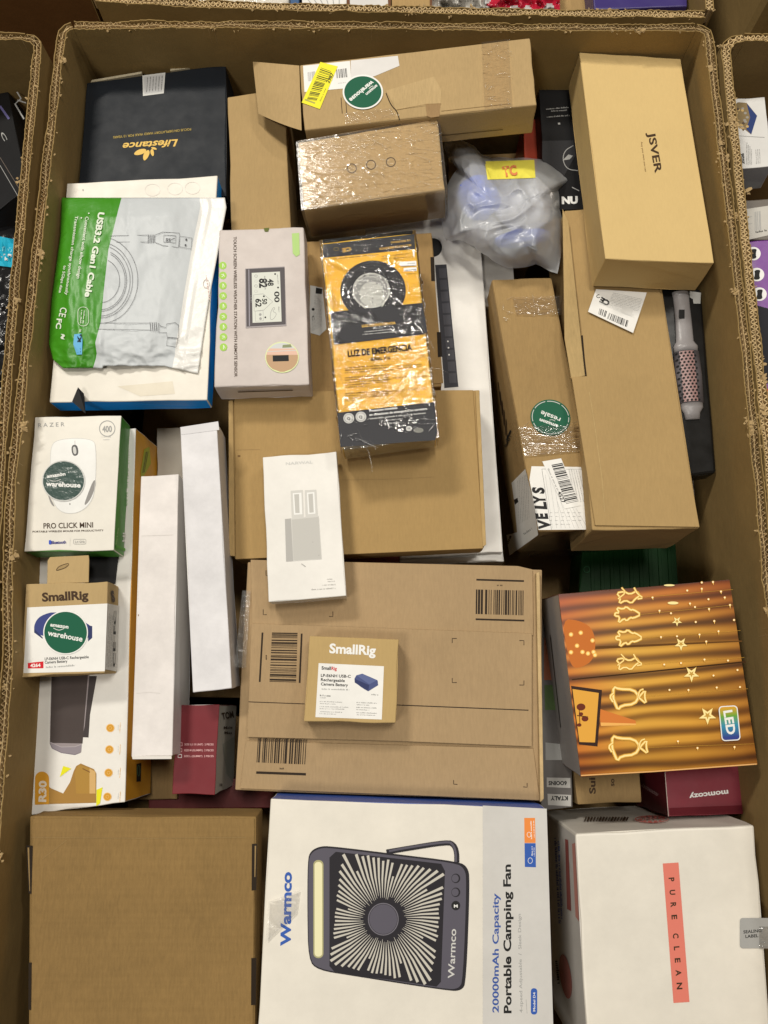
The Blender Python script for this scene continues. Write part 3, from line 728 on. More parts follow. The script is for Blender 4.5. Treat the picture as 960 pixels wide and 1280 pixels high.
creases(bx, bx.top, [(510, 390), (525, 390), (540, 520), (524, 520)], 12, CR, 7, lift=.0032, L=(12, 50), ang=(95, 25), w=.0006, parent=fw)
creases(bx, bx.top, [(402, 300), (408, 300), (434, 552), (426, 552)], 16, CR, 8, lift=.0032, L=(12, 50), ang=(84, 10), w=.0006, parent=fw)

# --- carton behind it
kc = card((.38, .23, .10), mott=.12)
bx = Box('kraft_carton', 'kraft carton with notched right edge and small tag, lying behind the yellow box', 'carton',
         [(381, 302), (540, 290), (553, 484), (386, 492)], -.09, .055, kc, r=.0015, reg=.02, fixd=True)
bx.slab('lid', [(125, 62), (790, 143), (835, 655), (372, 700)][0:0] or [(372, 172), (792, 140), (834, 655), (378, 690)], 0, .0016, kc, A5)
single(bx, bx.top, .0022, A5, [(q, dk) for q in ([(790, 223), (803, 223), (806, 305), (793, 305)], [(812, 480), (826, 480), (830, 565), (816, 566)])], 'lid_slot')
pr = Print(bx, bx.top, .0024, A5)
pr.poly([(378, 320), (420, 328), (434, 470), (410, 492), (374, 482)], iLg); pr.poly([(398, 328), (420, 332), (418, 350), (396, 348)], iK)
for i in range(9): pr.words((384 + i * 4, 478 - i * 2), (396 + i * 3, 352 + i * 3), 2.6, iGr, 90 + i)
pr.disc((388, 402), 5, 5, iK, 12); pr.text('C', (384, 424), (384, 440), 8, iK)
pr.build('label')

# --- keyboard box
bx = Box('keyboard_box', 'long white box with a picture of a black keyboard along it, mostly covered', 'box',
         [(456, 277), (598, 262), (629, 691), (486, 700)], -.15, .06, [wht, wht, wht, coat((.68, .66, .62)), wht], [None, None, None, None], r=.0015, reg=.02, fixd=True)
pr = Print(bx, bx.top, .0003, A5)
pr.poly([(806, 250), (845, 248), (886, 668), (838, 672)], ink((.05, .05, .06)))
r = random.Random(5)
for i in range(10):
    y = 262 + i * 40
    for j in range(1): pr.poly([(818 + i * 3.8, y), (846 + i * 3.8 - 3, y - 1), (849 + i * 3.8 - 3, y + 32), (821 + i * 3.8, y + 33)], ink((.085, .085, .10)))
for (x, y) in ((850, 512), (852, 534), (854, 558)): pr.disc((x, y), 3, 3, iW, 10)
pr.disc((800, 190), 30, 32, iK, 30); pr.line([(566, 110), (820, 84)], 1.4, iLg)
pr.build('printing')
bx.slab('tray', [(470, 700), (620, 697), (628, 700), (480, 703)], 0, .0001, wht, r=0)

# --- weather station box
wm = coat((.56, .50, .47), .5, .08)
bx = Box('weather_station_box', 'pale grey weather station box with a small display pictured and green icons', 'box',
         [(274, 287), (380, 283), (387, 481), (267, 485)], -.03, .055, [wm, wm, wm, coat((.58, .52, .49)), wm], [None, None, (389, 494), (284, 498)], r=.002, reg=.04)
pr = Print(bx, bx.top, .0003, A5)
pr.text('TOUCH SCREEN WIRELESS WEATHER STATION WITH REMOTE SENSOR', (115, 153), (118, 634), 10, iBr, .008)
gn = ink((.36, .60, .10))
for i, y in enumerate((252, 286, 321, 356, 391, 427, 462, 497, 532)):
    x = 78 + i * .3; pr.disc((x, y), 13, 13, gn, 24); 
    pr.line([(x - 5, y - 4), (x + 4, y), (x - 4, y + 5)] if i % 2 else [(x, y - 7), (x, y + 7)], 2, iW); pr.line([(x + 1, y - 6), (x + 6, y + 4)], 1.5, iW)
pr.poly([(315, 142), (340, 140), (342, 214), (330, 222), (318, 210)], ink((.42, .62, .22)));
pr.poly([(218, 124), (238, 122), (234, 136), (222, 136)], ink((.12, .14, .03)))
pr.tr = D3
pr.poly([(45, 112), (395, 92), (412, 620), (50, 640)], ink((.36, .33, .34))); pr.poly([(52, 116), (396, 100), (406, 608), (58, 628)], ink((.10, .09, .095)))
pr.poly([(75, 120), (82, 120), (88, 620), (80, 622)], ink((.35, .33, .38)))
pr.poly([(104, 150), (355, 138), (370, 582), (112, 594)], ink((.66, .68, .62)))
pr.text('82', (172, 200), (174, 284), 66, iK, .03); pr.text('48', (246, 205), (248, 266), 50, iK, .02)
pr.text('62', (138, 380), (140, 455), 50, iK, .02); pr.text('50', (198, 380), (200, 430), 40, iK, .02)
pr.text('00', (305, 315), (307, 412), 44, iK, .01)
pr.line([(122, 344), (205, 336), (290, 405), (212, 480), (126, 490)], 4, iGr, True); pr.line([(135, 490), (205, 486), (208, 574), (138, 580)], 3, iGr, True)
pr.line(sm([(270, 500), (300, 450), (312, 470), (285, 490), (330, 510), (300, 560), (268, 570)], True, 2), 4, iGr, True)
for q in ((180, 520), (182, 556)): pr.disc(q, 12, 12, iGr, 12)
for q in ((312, 160), (338, 280), (225, 545), (212, 358)): pr.disc(q, 8, 8, iK, 10)
for i, y in enumerate((178, 222, 266, 312)): pr.ring((142, y), 13, 11, 3, iLg if i % 2 else iGr, 12)
pr.words((215, 172), (220, 300), 10, iGr, 3); pr.words((330, 160), (336, 250), 8, iGr, 4); pr.words((340, 450), (344, 500), 9, iGr, 5); pr.words((94, 350), (96, 415), 9, iGr, 6)
pr.disc((374, 900), 150, 138, ink((.70, .78, .42)), 44)
cc = (374, 900)
def chord(y0, y1, m):
    pts = []
    for y in np.linspace(y0, y1, 7): pts.append((cc[0] + math.sqrt(max(0, 142 ** 2 - ((y - 900) * 142 / 130) ** 2)), y))
    for y in np.linspace(y1, y0, 7): pts.append((cc[0] - math.sqrt(max(0, 142 ** 2 - ((y - 900) * 142 / 130) ** 2)), y))
    pr.poly(pts, m)
chord(770, 822, ink((.60, .62, .62))); chord(822, 878, ink((.72, .48, .38))); chord(878, 1029, ink((.50, .33, .20)))
pr.poly([(380, 790), (450, 784), (462, 812), (376, 816)], ink((.25, .28, .16))); pr.line([(240, 850), (500, 838)], 7, iLg)
pr.poly([(290, 884), (432, 880), (434, 934), (292, 938)], iK)
pr.build('printing')
sf = bx.side(2); pr = Print(bx, sf, .0004, A5); pr.line([(130, 686), (318, 680)], 3.0, iBr); pr.build('tuck_slot')

# --- top centre: long carton with labels and an open flap
lk_ = card((.45, .30, .155), mott=.13)
bx = Box('long_carton', 'long kraft carton along the far wall with open left flap and yellow barcode strip', 'carton',
         [(374, 81), (663, 47), (671, 131), (380, 163)], -.005, .07, lk_, [None, None, (668, 188), (384, 175)], r=.002, reg=.05)
lc = bx
pts = [(316, 77), (374, 82), (377, 163), (323, 142)]
V = []; Fc = []; n_ = 10
for s_ in (0, 1):
    for j in range(n_ + 1):
        for i in range(n_ + 1):
            a, t = i / n_, j / n_
            u = (pts[0][0] * (1 - a) + pts[1][0] * a) * (1 - t) + (pts[3][0] * (1 - a) + pts[2][0] * a) * t
            v = (pts[0][1] * (1 - a) + pts[1][1] * a) * (1 - t) + (pts[3][1] * (1 - a) + pts[2][1] * a) * t + 6 * t * a * (1 - a)
            V.append(lc.top.hit(u, v, -.002 - .003 * s_ - .022 * (1 - a) ** 2))
M_ = (n_ + 1) ** 2
for j in range(n_):
    for i in range(n_):
        k = j * (n_ + 1) + i; Fc.append((k, k + n_ + 1, k + n_ + 2, k + 1)); Fc.append((M_ + k, M_ + k + 1, M_ + k + n_ + 2, M_ + k + n_ + 1))
for i in range(n_):
    for a, b2 in ((i, i + 1), (n_ * (n_ + 1) + i, n_ * (n_ + 1) + i + 1), (i * (n_ + 1), (i + 1) * (n_ + 1)), (i * (n_ + 1) + n_, (i + 1) * (n_ + 1) + n_)): Fc.append((a, b2, M_ + b2, M_ + a))
lc.mesh('flap', V, Fc, lk_, smooth=False, label='open end flap')
pr = Print(lc, lc.top, .0004, D2)
pr.poly([(65, 90), (498, 45), (508, 180), (500, 330), (80, 332)][0:0] or [(65, 90), (498, 45), (512, 262), (440, 300), (78, 332)], paper)
pr.poly([(505, 42), (940, -2), (955, 90), (740, 180), (508, 262)], coat((.70, .68, .66), .4))
pr.bars([(105, 150), (185, 140), (190, 225), (112, 235)], iGr, 9, 3); pr.bars([(370, 125), (470, 112), (478, 195), (376, 205)], iK, 10, 4); pr.words((385, 255), (470, 246), 6, iGr, 2)
pr.build('shipping_label')
pr = Print(lc, lc.top, .0010, D2)
pr.poly([(225, 55), (385, 95), (220, 490), (52, 430)], ink((.85, .78, .04)))
pr.bars([(100, 400), (235, 95), (330, 130), (190, 412)][0:4], iK, 22, 8)
pr.text('2987', (305, 255), (352, 165), 32, iK, .02); pr.words((228, 420), (275, 310), 13, ink((.35, .32, .03)), 5); pr.poly([(84, 395), (180, 430), (174, 442), (78, 408)], ink((.4, .38, .1)))
pr.build('barcode_strip', label='yellow barcode strip')
pr = Print(lc, lc.top, .0016, D2)
pr.disc((617, 332), 187, 160, iW, 50); pr.disc((617, 332), 172, 146, iG, 50)
pr.text('warehouse', (700, 222), (488, 398), 40, iW, .02); pr.text('amazon', (742, 262), (640, 348), 27, iW, .015); pr.line(sm([(712, 275), (690, 285), (672, 302)], False), 5, iW)
pr.build('round_sticker', label='round green sticker with a white rim')
pr = Print(lc, lc.top, .0005, A2)
pr.poly([(540, 302), (700, 255), (725, 300), (722, 345), (574, 366)], card((.50, .34, .18))); pr.line(sm([(540, 310), (556, 350), (578, 372), (585, 400)], False), 3, dk)
pr.poly([(672, 346), (722, 344), (718, 388), (690, 392), (676, 386)], card((.33, .20, .10))); pr.line([(575, 366), (674, 348), (724, 346)], 2, card(KDK)); pr.build('torn_paper'); pr.line([(724, 370), (955, 345)], 1.6, card(KDK)); pr.build('crease')
for x in (390, 405): pr.line([(x, 325), (x + 4, 378)], 2, iBr)
pr.build('printed_arrows')
pr = Print(lc, lc.top, .0020, A2); tapeF = film(.13, .07, .01, crink=.7)
pr.quadgrid([(858, 140), (948, 130), (962, 360), (868, 372)], tapeF, 1, 1); pr.build('tape'); pr.quadgrid([(400, 375), (560, 358), (570, 392), (405, 415)], tapeF, 1, 1); pr.build('tape')
pr = Print(lc, lc.side(2), .0006, A2); pr.line([(725, 452), (930, 432)], 1.5, dk); pr.build('seam')

# --- shrink-wrapped brown box with three rings
bb = card((.47, .315, .16), mott=.1)
bx = Box('wrapped_carton', 'brown box in crinkled clear film printed with three small rings', 'carton',
         [(372.5, 178), (547, 148), (557, 237), (379, 262)], -.022, .065, bb, [None, None, (551, 272), (392, 297)], r=.002, reg=.05)
pr = Print(bx, bx.top, .0003, A2)
for c in ((426, 561), (490, 549), (556, 540)): pr.ring(c, 15, 15, 2.6, iBr, 30)
pr.build('printed_rings')
fw = bx.wrap(film(.16, .04, .03, crink=.42), .0022, .0014, 110, 7, freq=60, sx=.4, sy=1.3)

creases(bx, bx.top, [(376, 182), (545, 152), (554, 234), (382, 258)], 190, CR, 15, lift=.0026, L=(5, 22), ang=(12, 20), w=.00036, parent=fw)
creases(bx, bx.top, [(376, 182), (545, 152), (548, 172), (378, 200)], 50, CR, 16, lift=.0026, L=(5, 16), ang=(-12, 35), w=.00036, parent=fw)
creases(bx, bx.top, [(377, 225), (420, 222), (425, 250), (382, 258)], 45, CR, 17, lift=.0026, L=(5, 18), ang=(30, 40), w=.0004, parent=fw)
creases(lc, lc.top, [(602, 54), (636, 50), (642, 132), (606, 138)], 26, CR, 18, lift=.0026, L=(5, 20), ang=(10, 40), w=.0004)
creases(lc, lc.top, [(432, 138), (490, 130), (495, 146), (440, 154)], 16, CR, 19, lift=.0026, L=(5, 20), ang=(15, 20), w=.0004)
# --- kraft box under the open flap
bx = Box('kraft_carton', 'upright kraft carton under the open flap beside the black box', 'carton',
         [(284, 121), (356, 110), (364, 290), (289, 296)], -.07, .12, card((.42, .275, .135), mott=.1), r=.002, reg=.02)

# --- black box upper left
lb_ = coat((.010, .013, .018), .5, .06, spec=.22, dents=.1)
bx = Box('black_box', 'flat black box with golden script and leaf emblem in the far left corner', 'box',
         [(108, 103), (283, 80), (283, 245), (96, 250)], -.078, .06, [lb_, coat((.5, .48, .42)), lb_, lb_, lb_], r=.0015, reg=.02)
pr = Print(bx, bx.top, .0003, A1)
pr.poly([(534, 283), (620, 272), (614, 350), (536, 360)], iLg); pr.poly([(540, 288), (614, 278), (608, 344), (542, 353)], ink((.5, .5, .5)))
for i in range(6): pr.words((606 - i * 11, 340 - i * -1), (610 - i * 11, 284 + i), 3, iK, i)
pr.build('seal_label')
pr = Print(bx, bx.top, .0004, A1); gold = ink((.72, .47, .10), .35)
pr.tr = D1
pr.text('Lifestance', (735, 205), (318, 235), 50, gold, .012, .35)
pr.text('FOCUS ON DEPILATORY HARD WAX FOR 13 YEARS', (832, 120), (248, 182), 17, ink((.45, .33, .08)), .0)
for leaf in ([(402, 312), (430, 285), (470, 274), (500, 280), (490, 305), (450, 322), (415, 324)], [(480, 370), (470, 335), (485, 300), (515, 280), (525, 305), (508, 345)], [(552, 336), (532, 320), (526, 290), (542, 272), (556, 300)], [(578, 284), (545, 280), (530, 265), (550, 262), (572, 270)]):
    pr.poly(sm(leaf), gold)
pr.build('gold_printing')
pr = Print(bx, bx.side(0), .0002, A1)
bx.slab('tuck_flap', [(340, 309), (530, 276), (532, 268), (345, 300)], -.006, -.001, card((.5, .42, .32)), A1, r=0)
bx.slab('tuck_flap', [(638, 265), (845, 238), (842, 230), (640, 252)], -.006, -.001, card((.5, .42, .32)), A1, r=0)

# --- white and blue box
ub_ = coat((.0, .27, .85), .4)
bx = Box('blue_edged_box', 'flat white box with bright blue sides under the green cable pouch', 'box',
         [(83.5, 229), (272, 219), (259, 500), (61.5, 503)], -.045, .055, [crm, crm, ub_, ub_, crm], [None, (281, 226), (264, 527), None], r=.0015, reg=.03)
pr = Print(bx, bx.top, .0003, A4); 
pr.text('CE', (288, 812), (340, 816), 20, ink((.02, .2, .5)), .03)
pr.poly([(470, 905), (690, 885), (700, 935), (560, 945)], coat((.68, .62, .50)))
for c in ((610, 120), (700, 115), (770, 112)): pr.ring(c, 30, 24, 2, coat((.66, .63, .58)), 24)
pr.disc((332, 120), 3, 4, iGr, 8)
pr.build('printing')
sf = bx.side(2)
# --- black corner of something
T = Thing('black_card', 'small folded black card corner poking up on the white blue-edged box', 'card', at(100, 505, -.045))
V = [at(97.5, 484, -.03), at(105, 492, -.035), at(107, 517, -.035), at(90, 502, -.03), at(97.5, 484, -.034), at(105, 492, -.038), at(107, 517, -.038), at(90, 502, -.034)]
T.mesh('card', V, [(0, 3, 2, 1), (4, 5, 6, 7), (0, 1, 5, 4), (1, 2, 6, 5), (2, 3, 7, 6), (3, 0, 4, 7)], blk)

# --- USB cable pouch
Lb = [(247, 77), (294, 75), (375, 64), (431, 61), (450, 66), (462, 80)]
Rb = [(247, 281), (259, 283), (375, 261), (462, 247)]
Gb = [(247, 152), (262, 148), (312, 135.5), (360, 130), (402, 126), (430, 119), (445, 121), (462, 116)]
def ip(tab, v): return float(np.interp(v, [q[0] for q in tab], [q[1] for q in tab]))
base = Face(at(170, 350, -.040), (0, 0, 1), np.array([.2, 0, 0]), np.array([0, -.2, 0]))
def vb(s): return 457 + 10 * max(0, (s - .75) / .25) ** 1.0 + (3 if s < .3 else 0)
def hpouch(u, v):
    L, R = ip(Lb, v), ip(Rb, v); s = min(1, max(0, (u - L) / (R - L))); t = min(1, max(0, (v - 247) / 214))
    prof = min(1, (s * 9)) ** .6 * min(1, max(0, (.86 - s)) * 6) ** .8 * min(1, t * 9) ** .7 * min(1, (1 - t) * 7) ** .7
    h = .013 * prof
    w = noise.fractal(Vector((u * .02, v * .013, 3.3)), 1, 2, 4)
    h += .004 * w * (.3 + prof)
    if s < .42: h += .0045 * (noise.ridged_multi_fractal(Vector((u * .045, v * .012, 1.7)), 1, 2, 3, 1, 2) - .8) * .45 * min(1, s * 6)
    if t > .7: h += .005 * (t - .7) / .3 * (noise.ridged_multi_fractal(Vector((u * .03, v * .05, 6.1)), 1, 2, 3, 1, 2) - .8)
    if .86 < s < .90: h += .0012
    return max(.0005, h)
base.h = hpouch
T = Thing('cable_pouch', 'green and white zip pouch with a coiled cable drawn on it', 'pouch', at(170, 350, -.045))
nu, nv = 110, 120; V = []; Fc = []; I = []
for j in range(nv + 1):
    v0 = 247 + (214) * j / nv
    L, R = ip(Lb, v0), ip(Rb, v0); g0 = (ip(Gb, v0) - L) / (R - L)
    for i in range(nu + 1):
        s_ = i / 40 * g0 if i <= 40 else g0 + (1 - g0) * (i - 40) / (nu - 40); u = L + (R - L) * s_; v = v0 + (vb(s_) - 461) * max(0, (j / nv - .75)) * 4 * 1.0
        V.append(base.hit(u, v))
for j in range(nv):
    g = 0
    for i in range(nu):
        k = j * (nu + 1) + i; Fc.append((k, k + nu + 1, k + nu + 2, k + 1))
        I.append(0 if i < 40 else (2 if i > 92 else 1))
nb = len(V)
V += [base.hit(ip(Lb, 247 + 214 * j / 12), 247 + 214 * j / 12) - np.array([0, 0, .004]) for j in range(0)]
pgreen = plastic((.045, .25, .008), .42); pgrey = plastic((.53, .56, .58), .5); pwht = plastic((.74, .73, .70), .35)
pouch = T.mesh('pouch', V, Fc, [pgreen, pgrey, pwht], I, smooth=True)
sol = pouch.modifiers.new('thick', 'SOLIDIFY'); sol.thickness = .0012; sol.offset = -1
pr = Print(T, base, .0015, E1); iW2 = ink((.72, .78, .66), .4)
def dense_text(t, p0, p1, h, mat, bold=0):
    # text split per character so it follows the soft surface
    pr.text(t, p0, p1, h, mat, bold)
dense_text('USB3.2 Gen1 Cable', (352, 138), (256, 728), 40, iW2, .03)
pr.text('Convenient with elbow design', (262, 170), (200, 600), 22, iW2, .0)
pr.text('Transmission charge synchronously', (190, 165), (118, 715), 20, iW2, .0)
pr.text('to 5Gbps data', (110, 510), (75, 700), 18, iW2, .0); pr.disc((284, 148), 5, 5, iW2, 10); pr.disc((232, 180), 5, 5, iW2, 10)
pr.text('CE', (88, 800), (75, 865), 46, iW2, .0); pr.text('FC', (62, 880), (55, 950), 34, iW2, .02); pr.text('~', (70, 985), (66, 1020), 90, iW2, .02)
pr.line(rr(208, 800, 282, 932, 34), 3, iW2, True); pr.words((232, 820), (222, 915), 9, iW2, 1); pr.words((250, 820), (240, 915), 9, iW2, 2); pr.text('=', (215, 952), (212, 972), 22, iW2, .0)
pr.poly([(182, 990), (232, 985), (240, 1030), (236, 1130), (200, 1132), (176, 1060)], ink((.15, .45, .75))); pr.text('Dteng', (205, 990), (208, 1126), 27, iK, .03)
pr.poly([(200, 1080), (214, 1078), (212, 1100), (198, 1100)], iW2)
pr.build('lettering')
pr = Print(T, base, .0013, A4); ln = ink((.10, .10, .11))
def arc(cx, cy, r, a0, a1, w=1.4):
    pr.line([(cx + r * math.cos(math.radians(a)), cy + r * 1.18 * math.sin(math.radians(a))) for a in np.linspace(a0, a1, 34)], w, ln)
arc(405, 480, 146, -76, 92); arc(402, 480, 128, -74, 90); arc(400, 482, 120, -72, 88); arc(402, 482, 104, -68, 88); arc(402, 482, 98, -66, 88); arc(404, 482, 74, -68, 86)
pr.tr = A4
pr.line([(440, 303), (594, 300)], 1.4, ln); pr.line([(465, 328), (592, 328)], 1.4, ln); pr.line([(395, 652), (600, 652)], 1.4, ln); pr.line([(390, 676), (600, 680)], 1.4, ln)
for x in (594, 601, 608, 615): pr.line([(x, 298), (x - 2, 332)], 2, ln)
pr.line([(620, 300), (650, 288), (718, 292), (714, 350), (652, 342), (618, 328)], 1.6, ln, True); pr.line([(655, 300), (704, 303), (702, 332), (654, 328)], 1.6, ln, True)
pr.line([(720, 304), (768, 312), (764, 356), (716, 346)], 1.6, ln, True)
pr.text('SS', (662, 324), (682, 326), 12, ln); pr.line([(684, 318), (700, 312)], 2, ln); pr.disc((745, 318), 4, 4, ln, 8); pr.disc((742, 340), 4, 4, ln, 8)
for x in (600, 608, 616, 624): pr.line([(x, 648), (x + 3, 684)], 2, ln)
pr.line([(634, 652), (642, 664), (664, 670), (666, 656), (700, 650), (714, 660), (714, 712), (668, 708), (666, 690), (636, 690)], 1.6, ln, True)
pr.line([(670, 710), (712, 713), (705, 748), (666, 742)], 1.6, ln, True)
pr.build('cable_drawing')
pr = Print(T, base, .0006, A4); pr.ring((825, 495), 12, 17, 3, ink((.55, .50, .47)), 20); pr.words((822, 462), (836, 560), 6, ink((.75, .55, .5)), 4); pr.build('hang_hole')

# --- left column
grn = coat((.06, .26, .03), .4)
bx = Box('mouse_box', 'white and green computer mouse box with a dark round sticker over the mouse', 'box',
         [(43.3, 521), (152, 519), (143, 689), (30, 689.5)], -.03, .045, [coat((.74, .71, .64), .35), crm, grn, grn, crm], [None, (168, 532), (160, 695), (37, 703)], r=.001, reg=.05)
pr = Print(bx, bx.top, .0003, B1)
pr.text('RAZER', (143, 132), (242, 128), 15, iGr, 0, space=1.6)
pr.ring((402, 137), 29, 29, 3, iGr, 30); pr.text('400', (384, 150), (420, 149), 22, iGr, .02); pr.words((380, 170), (416, 170), 4, iLg, 1); pr.words((384, 180), (412, 180), 4, iLg, 2)
pr.poly(sm([(192, 198), (215, 180), (280, 172), (345, 178), (360, 200), (360, 300), (355, 380), (330, 430), (290, 455), (235, 455), (200, 420), (188, 350), (186, 260)]), coat((.80, .80, .78), .3))
pr.poly(sm([(352, 325), (363, 340), (340, 405), (312, 432), (330, 380)]), ink((.28, .27, .26))); pr.poly(sm([(178, 380), (190, 400), (208, 434), (190, 420)]), ink((.28, .27, .26)))
pr.line(sm([(192, 200), (188, 260), (188, 350), (200, 420), (235, 455), (290, 455), (335, 425), (358, 370), (361, 200), (345, 178), (280, 172), (215, 180)]), 2, iLg, True)
pr.poly(sm([(266, 200), (290, 196), (296, 236), (272, 242)]), ink((.12, .12, .12))); pr.poly(sm([(272, 206), (284, 204), (288, 232), (276, 234)]), iLg); pr.line([(281, 182), (281, 200)], 1.5, iGr); pr.disc((262, 420), 3, 4, iGr, 8)
pr.text('PRO CLICK MINI', (163, 512), (349, 508), 20, iBr, .0); pr.text('PORTABLE WIRELESS MOUSE FOR PRODUCTIVITY', (122, 527), (388, 522), 6.5, iBr)
pr.text('Bluetooth', (192, 570), (248, 568), 11, ink((.03, .03, .2)), .02); pr.poly(rr(183, 555, 192, 572, 4), ink((.05, .1, .5))); pr.line([(263, 548), (262, 578)], 1, iLg); pr.line(rr(276, 552, 322, 570, 4), 1.2, iGr, True); pr.text('2.4 GHz', (281, 566), (318, 565), 8, iGr)
pr.build('printing')
pr = Print(bx, bx.top, .0014, B1)
pr.disc((238, 333), 81, 77, iLg, 44); stk = plastic((.05, .085, .075), .28, crink=.5); pr.quadgrid([(238 + 78 * 0, 333)] * 4, stk, 1, 1) if 0 else None
pr.disc((238, 333), 77, 73, stk, 44)
pr.text('amazon', (176, 322), (246, 312), 12, iW, .02); pr.text('warehouse', (172, 352), (302, 358), 17, iW, .02); pr.line(sm([(186, 330), (205, 336), (228, 328)], False), 2, iLg)
pr.build('round_sticker', label='round dark crinkled sticker')
pr = Print(bx, bx.side(1), .0003, B1)
pr.text('PRO CLICK MINI', (482, 425), (496, 215), 11, ink((.30, .55, .25)), 0, space=1.3); pr.words((438, 575), (446, 510), 6, ink((.3, .5, .2)), 3); pr.text('HI', (468, 562), (470, 528), 9, iW, .02); pr.poly([(436, 572), (478, 590), (478, 600), (436, 584)], ink((.12, .38, .06)))
pr.build('side_lettering')

# --- hang-tab battery box
kt = card((.47, .32, .165), mott=.08)
bx = Box('battery_box', 'small kraft camera battery box with hang tab and round green sticker, by the left wall', 'box',
         [(32.3, 730), (135, 726.5), (131, 841.5), (26, 847)], -.028, .042, [kt, kt, kt, kt, kt], [None, (149, 731.5), (147, 842.5), None], r=.0012, reg=.05)
bx.slab('hang_tab', [(187, 49), (332, 42), (334, 60), (332, 144), (176, 150), (178, 62)], -.004, -.0025, kt, B2)
pr = Print(bx, bx.top, -.0021, B2); pr.line(sm([(210, 97), (222, 82), (262, 70), (250, 88), (214, 100)]), 2.2, iBr, True); pr.poly(sm([(212, 96), (224, 84), (256, 74), (246, 86), (216, 98)]), card((.36, .24, .12))); pr.build('hang_hole')
pr = Print(bx, bx.top, .0003, B2)
pr.text('SmallRig', (158, 215), (332, 206), 31, iBr, .025)
pr.poly([(102, 238), (403, 223), (393, 477), (88, 484)], paper)
pr.poly(sm([(128, 300), (150, 268), (215, 250), (340, 300), (347, 330), (335, 358), (170, 350), (128, 330)]), ink((.05, .065, .22))); pr.poly([(128, 318), (160, 350), (160, 356), (128, 332)], bl2); pr.poly([(332, 305), (346, 308), (346, 352), (330, 366)], bl2)
pr.text('LP-E6NH USB-C Rechargeable', (168, 436), (333, 428), 10, iK, .01); pr.text('Camera Battery', (168, 449), (253, 444), 10, iK, .01); pr.words((168, 466), (286, 458), 7, iGr, 3)
pr.poly([(104, 446), (163, 440), (163, 466), (104, 467)], ink((.60, .02, .03))); pr.text('4264', (114, 462), (152, 460), 12, iW, .02)
pr.build('printed_label')
pr = Print(bx, bx.top, .0012, B2)
pr.disc((246, 332), 84, 82, iW, 50); pr.disc((246, 332), 80, 78, iG, 50); pr.text('amazon', (188, 308), (256, 317), 13, iW, .02); pr.line(sm([(200, 315), (220, 325), (240, 317)], False), 2, iW); pr.text('warehouse', (178, 342), (308, 366), 20, iW, .01)
pr.build('round_sticker', label='round green sticker')
pr = Print(bx, bx.side(1), .0003, B2)
pr.text('S', (421, 224), (422, 184), 11, iBr, .03) if 0 else pr.text('S', (420, 216), (433, 214), 38, iBr, .05)
pr.poly([(405, 223), (446, 232), (438, 478), (394, 470)], coat((.62, .61, .58)))
for i in range(5): pr.words((402 + i * 6, 462), (412 + i * 6, 262 + i * 3), 4, iGr, 60 + i)
pr.text('CE FC', (432, 462), (436, 250), 9, iK, .01)
pr.build('side_label')

# --- projector / speaker box with orange side
org = coat((.68, .33, .025), .45)
bx = Box('vacuum_box', 'long white box with orange side and a grey fabric device pictured on it', 'box',
         [(50, 548), (170, 534), (156.5, 1004), (34.5, 1020)], -.078, .09, [wht, org, org, wht, wht], [None, (203, 556), (190, 1002), None], r=.0012, reg=.03)
vb_ = bx
pr = Print(bx, bx.top, .0003, E2)
fab = coat((.065, .05, .047), .9)
pr.poly([(540, 160), (615, 160), (560, 470), (548, 652), (500, 650)], ink((.06, .05, .05)))
pr.poly([(252, 100), (560, 100), (518, 560), (498, 650), (490, 770), (440, 792), (330, 775), (255, 735), (238, 700), (240, 560)], ink((.30, .26, .27)))
pr.quadgrid([(256, 100), (548, 100), (500, 700), (240, 695)], fab, 4, 8)
pr.line([(242, 690), (330, 728), (440, 725), (495, 705)], 5, ink((.42, .38, .4))); pr.poly([(242, 696), (330, 730), (440, 728), (492, 712), (484, 765), (440, 786), (330, 770), (258, 735)], ink((.27, .24, .27)))
pr.line([(240, 700), (256, 738), (330, 774), (440, 790), (484, 772)], 4, ink((.13, .11, .16)))
o2 = ink((.62, .30, .03)); o3 = ink((.78, .5, .2))
for i, (x, y) in enumerate(((722, 576), (715, 748), (708, 934), (699, 1126))):
    pr.disc((x, y), 34, 34, o3, 24); pr.disc((x, y), 28, 28, o2, 24); pr.ring((x, y), 12, 12, 3, o3, 16)
    pr.words((786, y + 20), (790, y - 26), 7, iLg, i); pr.words((800, y + 40), (806, y - 40), 7, o3, i + 9)
pr.poly([(118, 1190), (120, 980)] + [(176 + 56 * math.cos(math.radians(a)), 980 + 56 * math.sin(math.radians(a))) for a in range(180, 361, 15)] + [(232, 1186)], o2)
pr.text('R30', (206, 1168), (210, 998), 56, coat((.80, .72, .60)), .03)
br = ink((.36, .20, .05)); br2 = ink((.62, .40, .16))
pr.poly([(233, 1046), (250, 1060), (345, 1100), (400, 1010), (430, 920), (450, 880), (485, 860), (590, 905), (610, 940), (608, 1174), (233, 1184)], br)
pr.poly([(470, 870), (560, 900), (556, 1100), (450, 1100), (440, 930)], ink((.40, .23, .05))); pr.poly([(556, 900), (604, 925), (604, 1100), (556, 1100)], br2); pr.line([(500, 900), (560, 930)], 8, ink((.2, .1, .03)))
pr.poly([(345, 880), (410, 900), (318, 968)], ink((.75, .72, .02))); pr.poly([(612, 1070), (660, 1050), (640, 1180), (610, 1200)], ink((.75, .72, .02)))
pr.build('printing')
pr = Print(bx, bx.side(1), .0004, B1); pr.poly([(541, 215), (560, 205), (566, 268), (530, 330), (528, 300)], ink((.42, .44, .05))); pr.bars([(545, 225), (560, 222), (545, 300), (532, 305)], iK, 4, 3); pr.build('side_sticker')
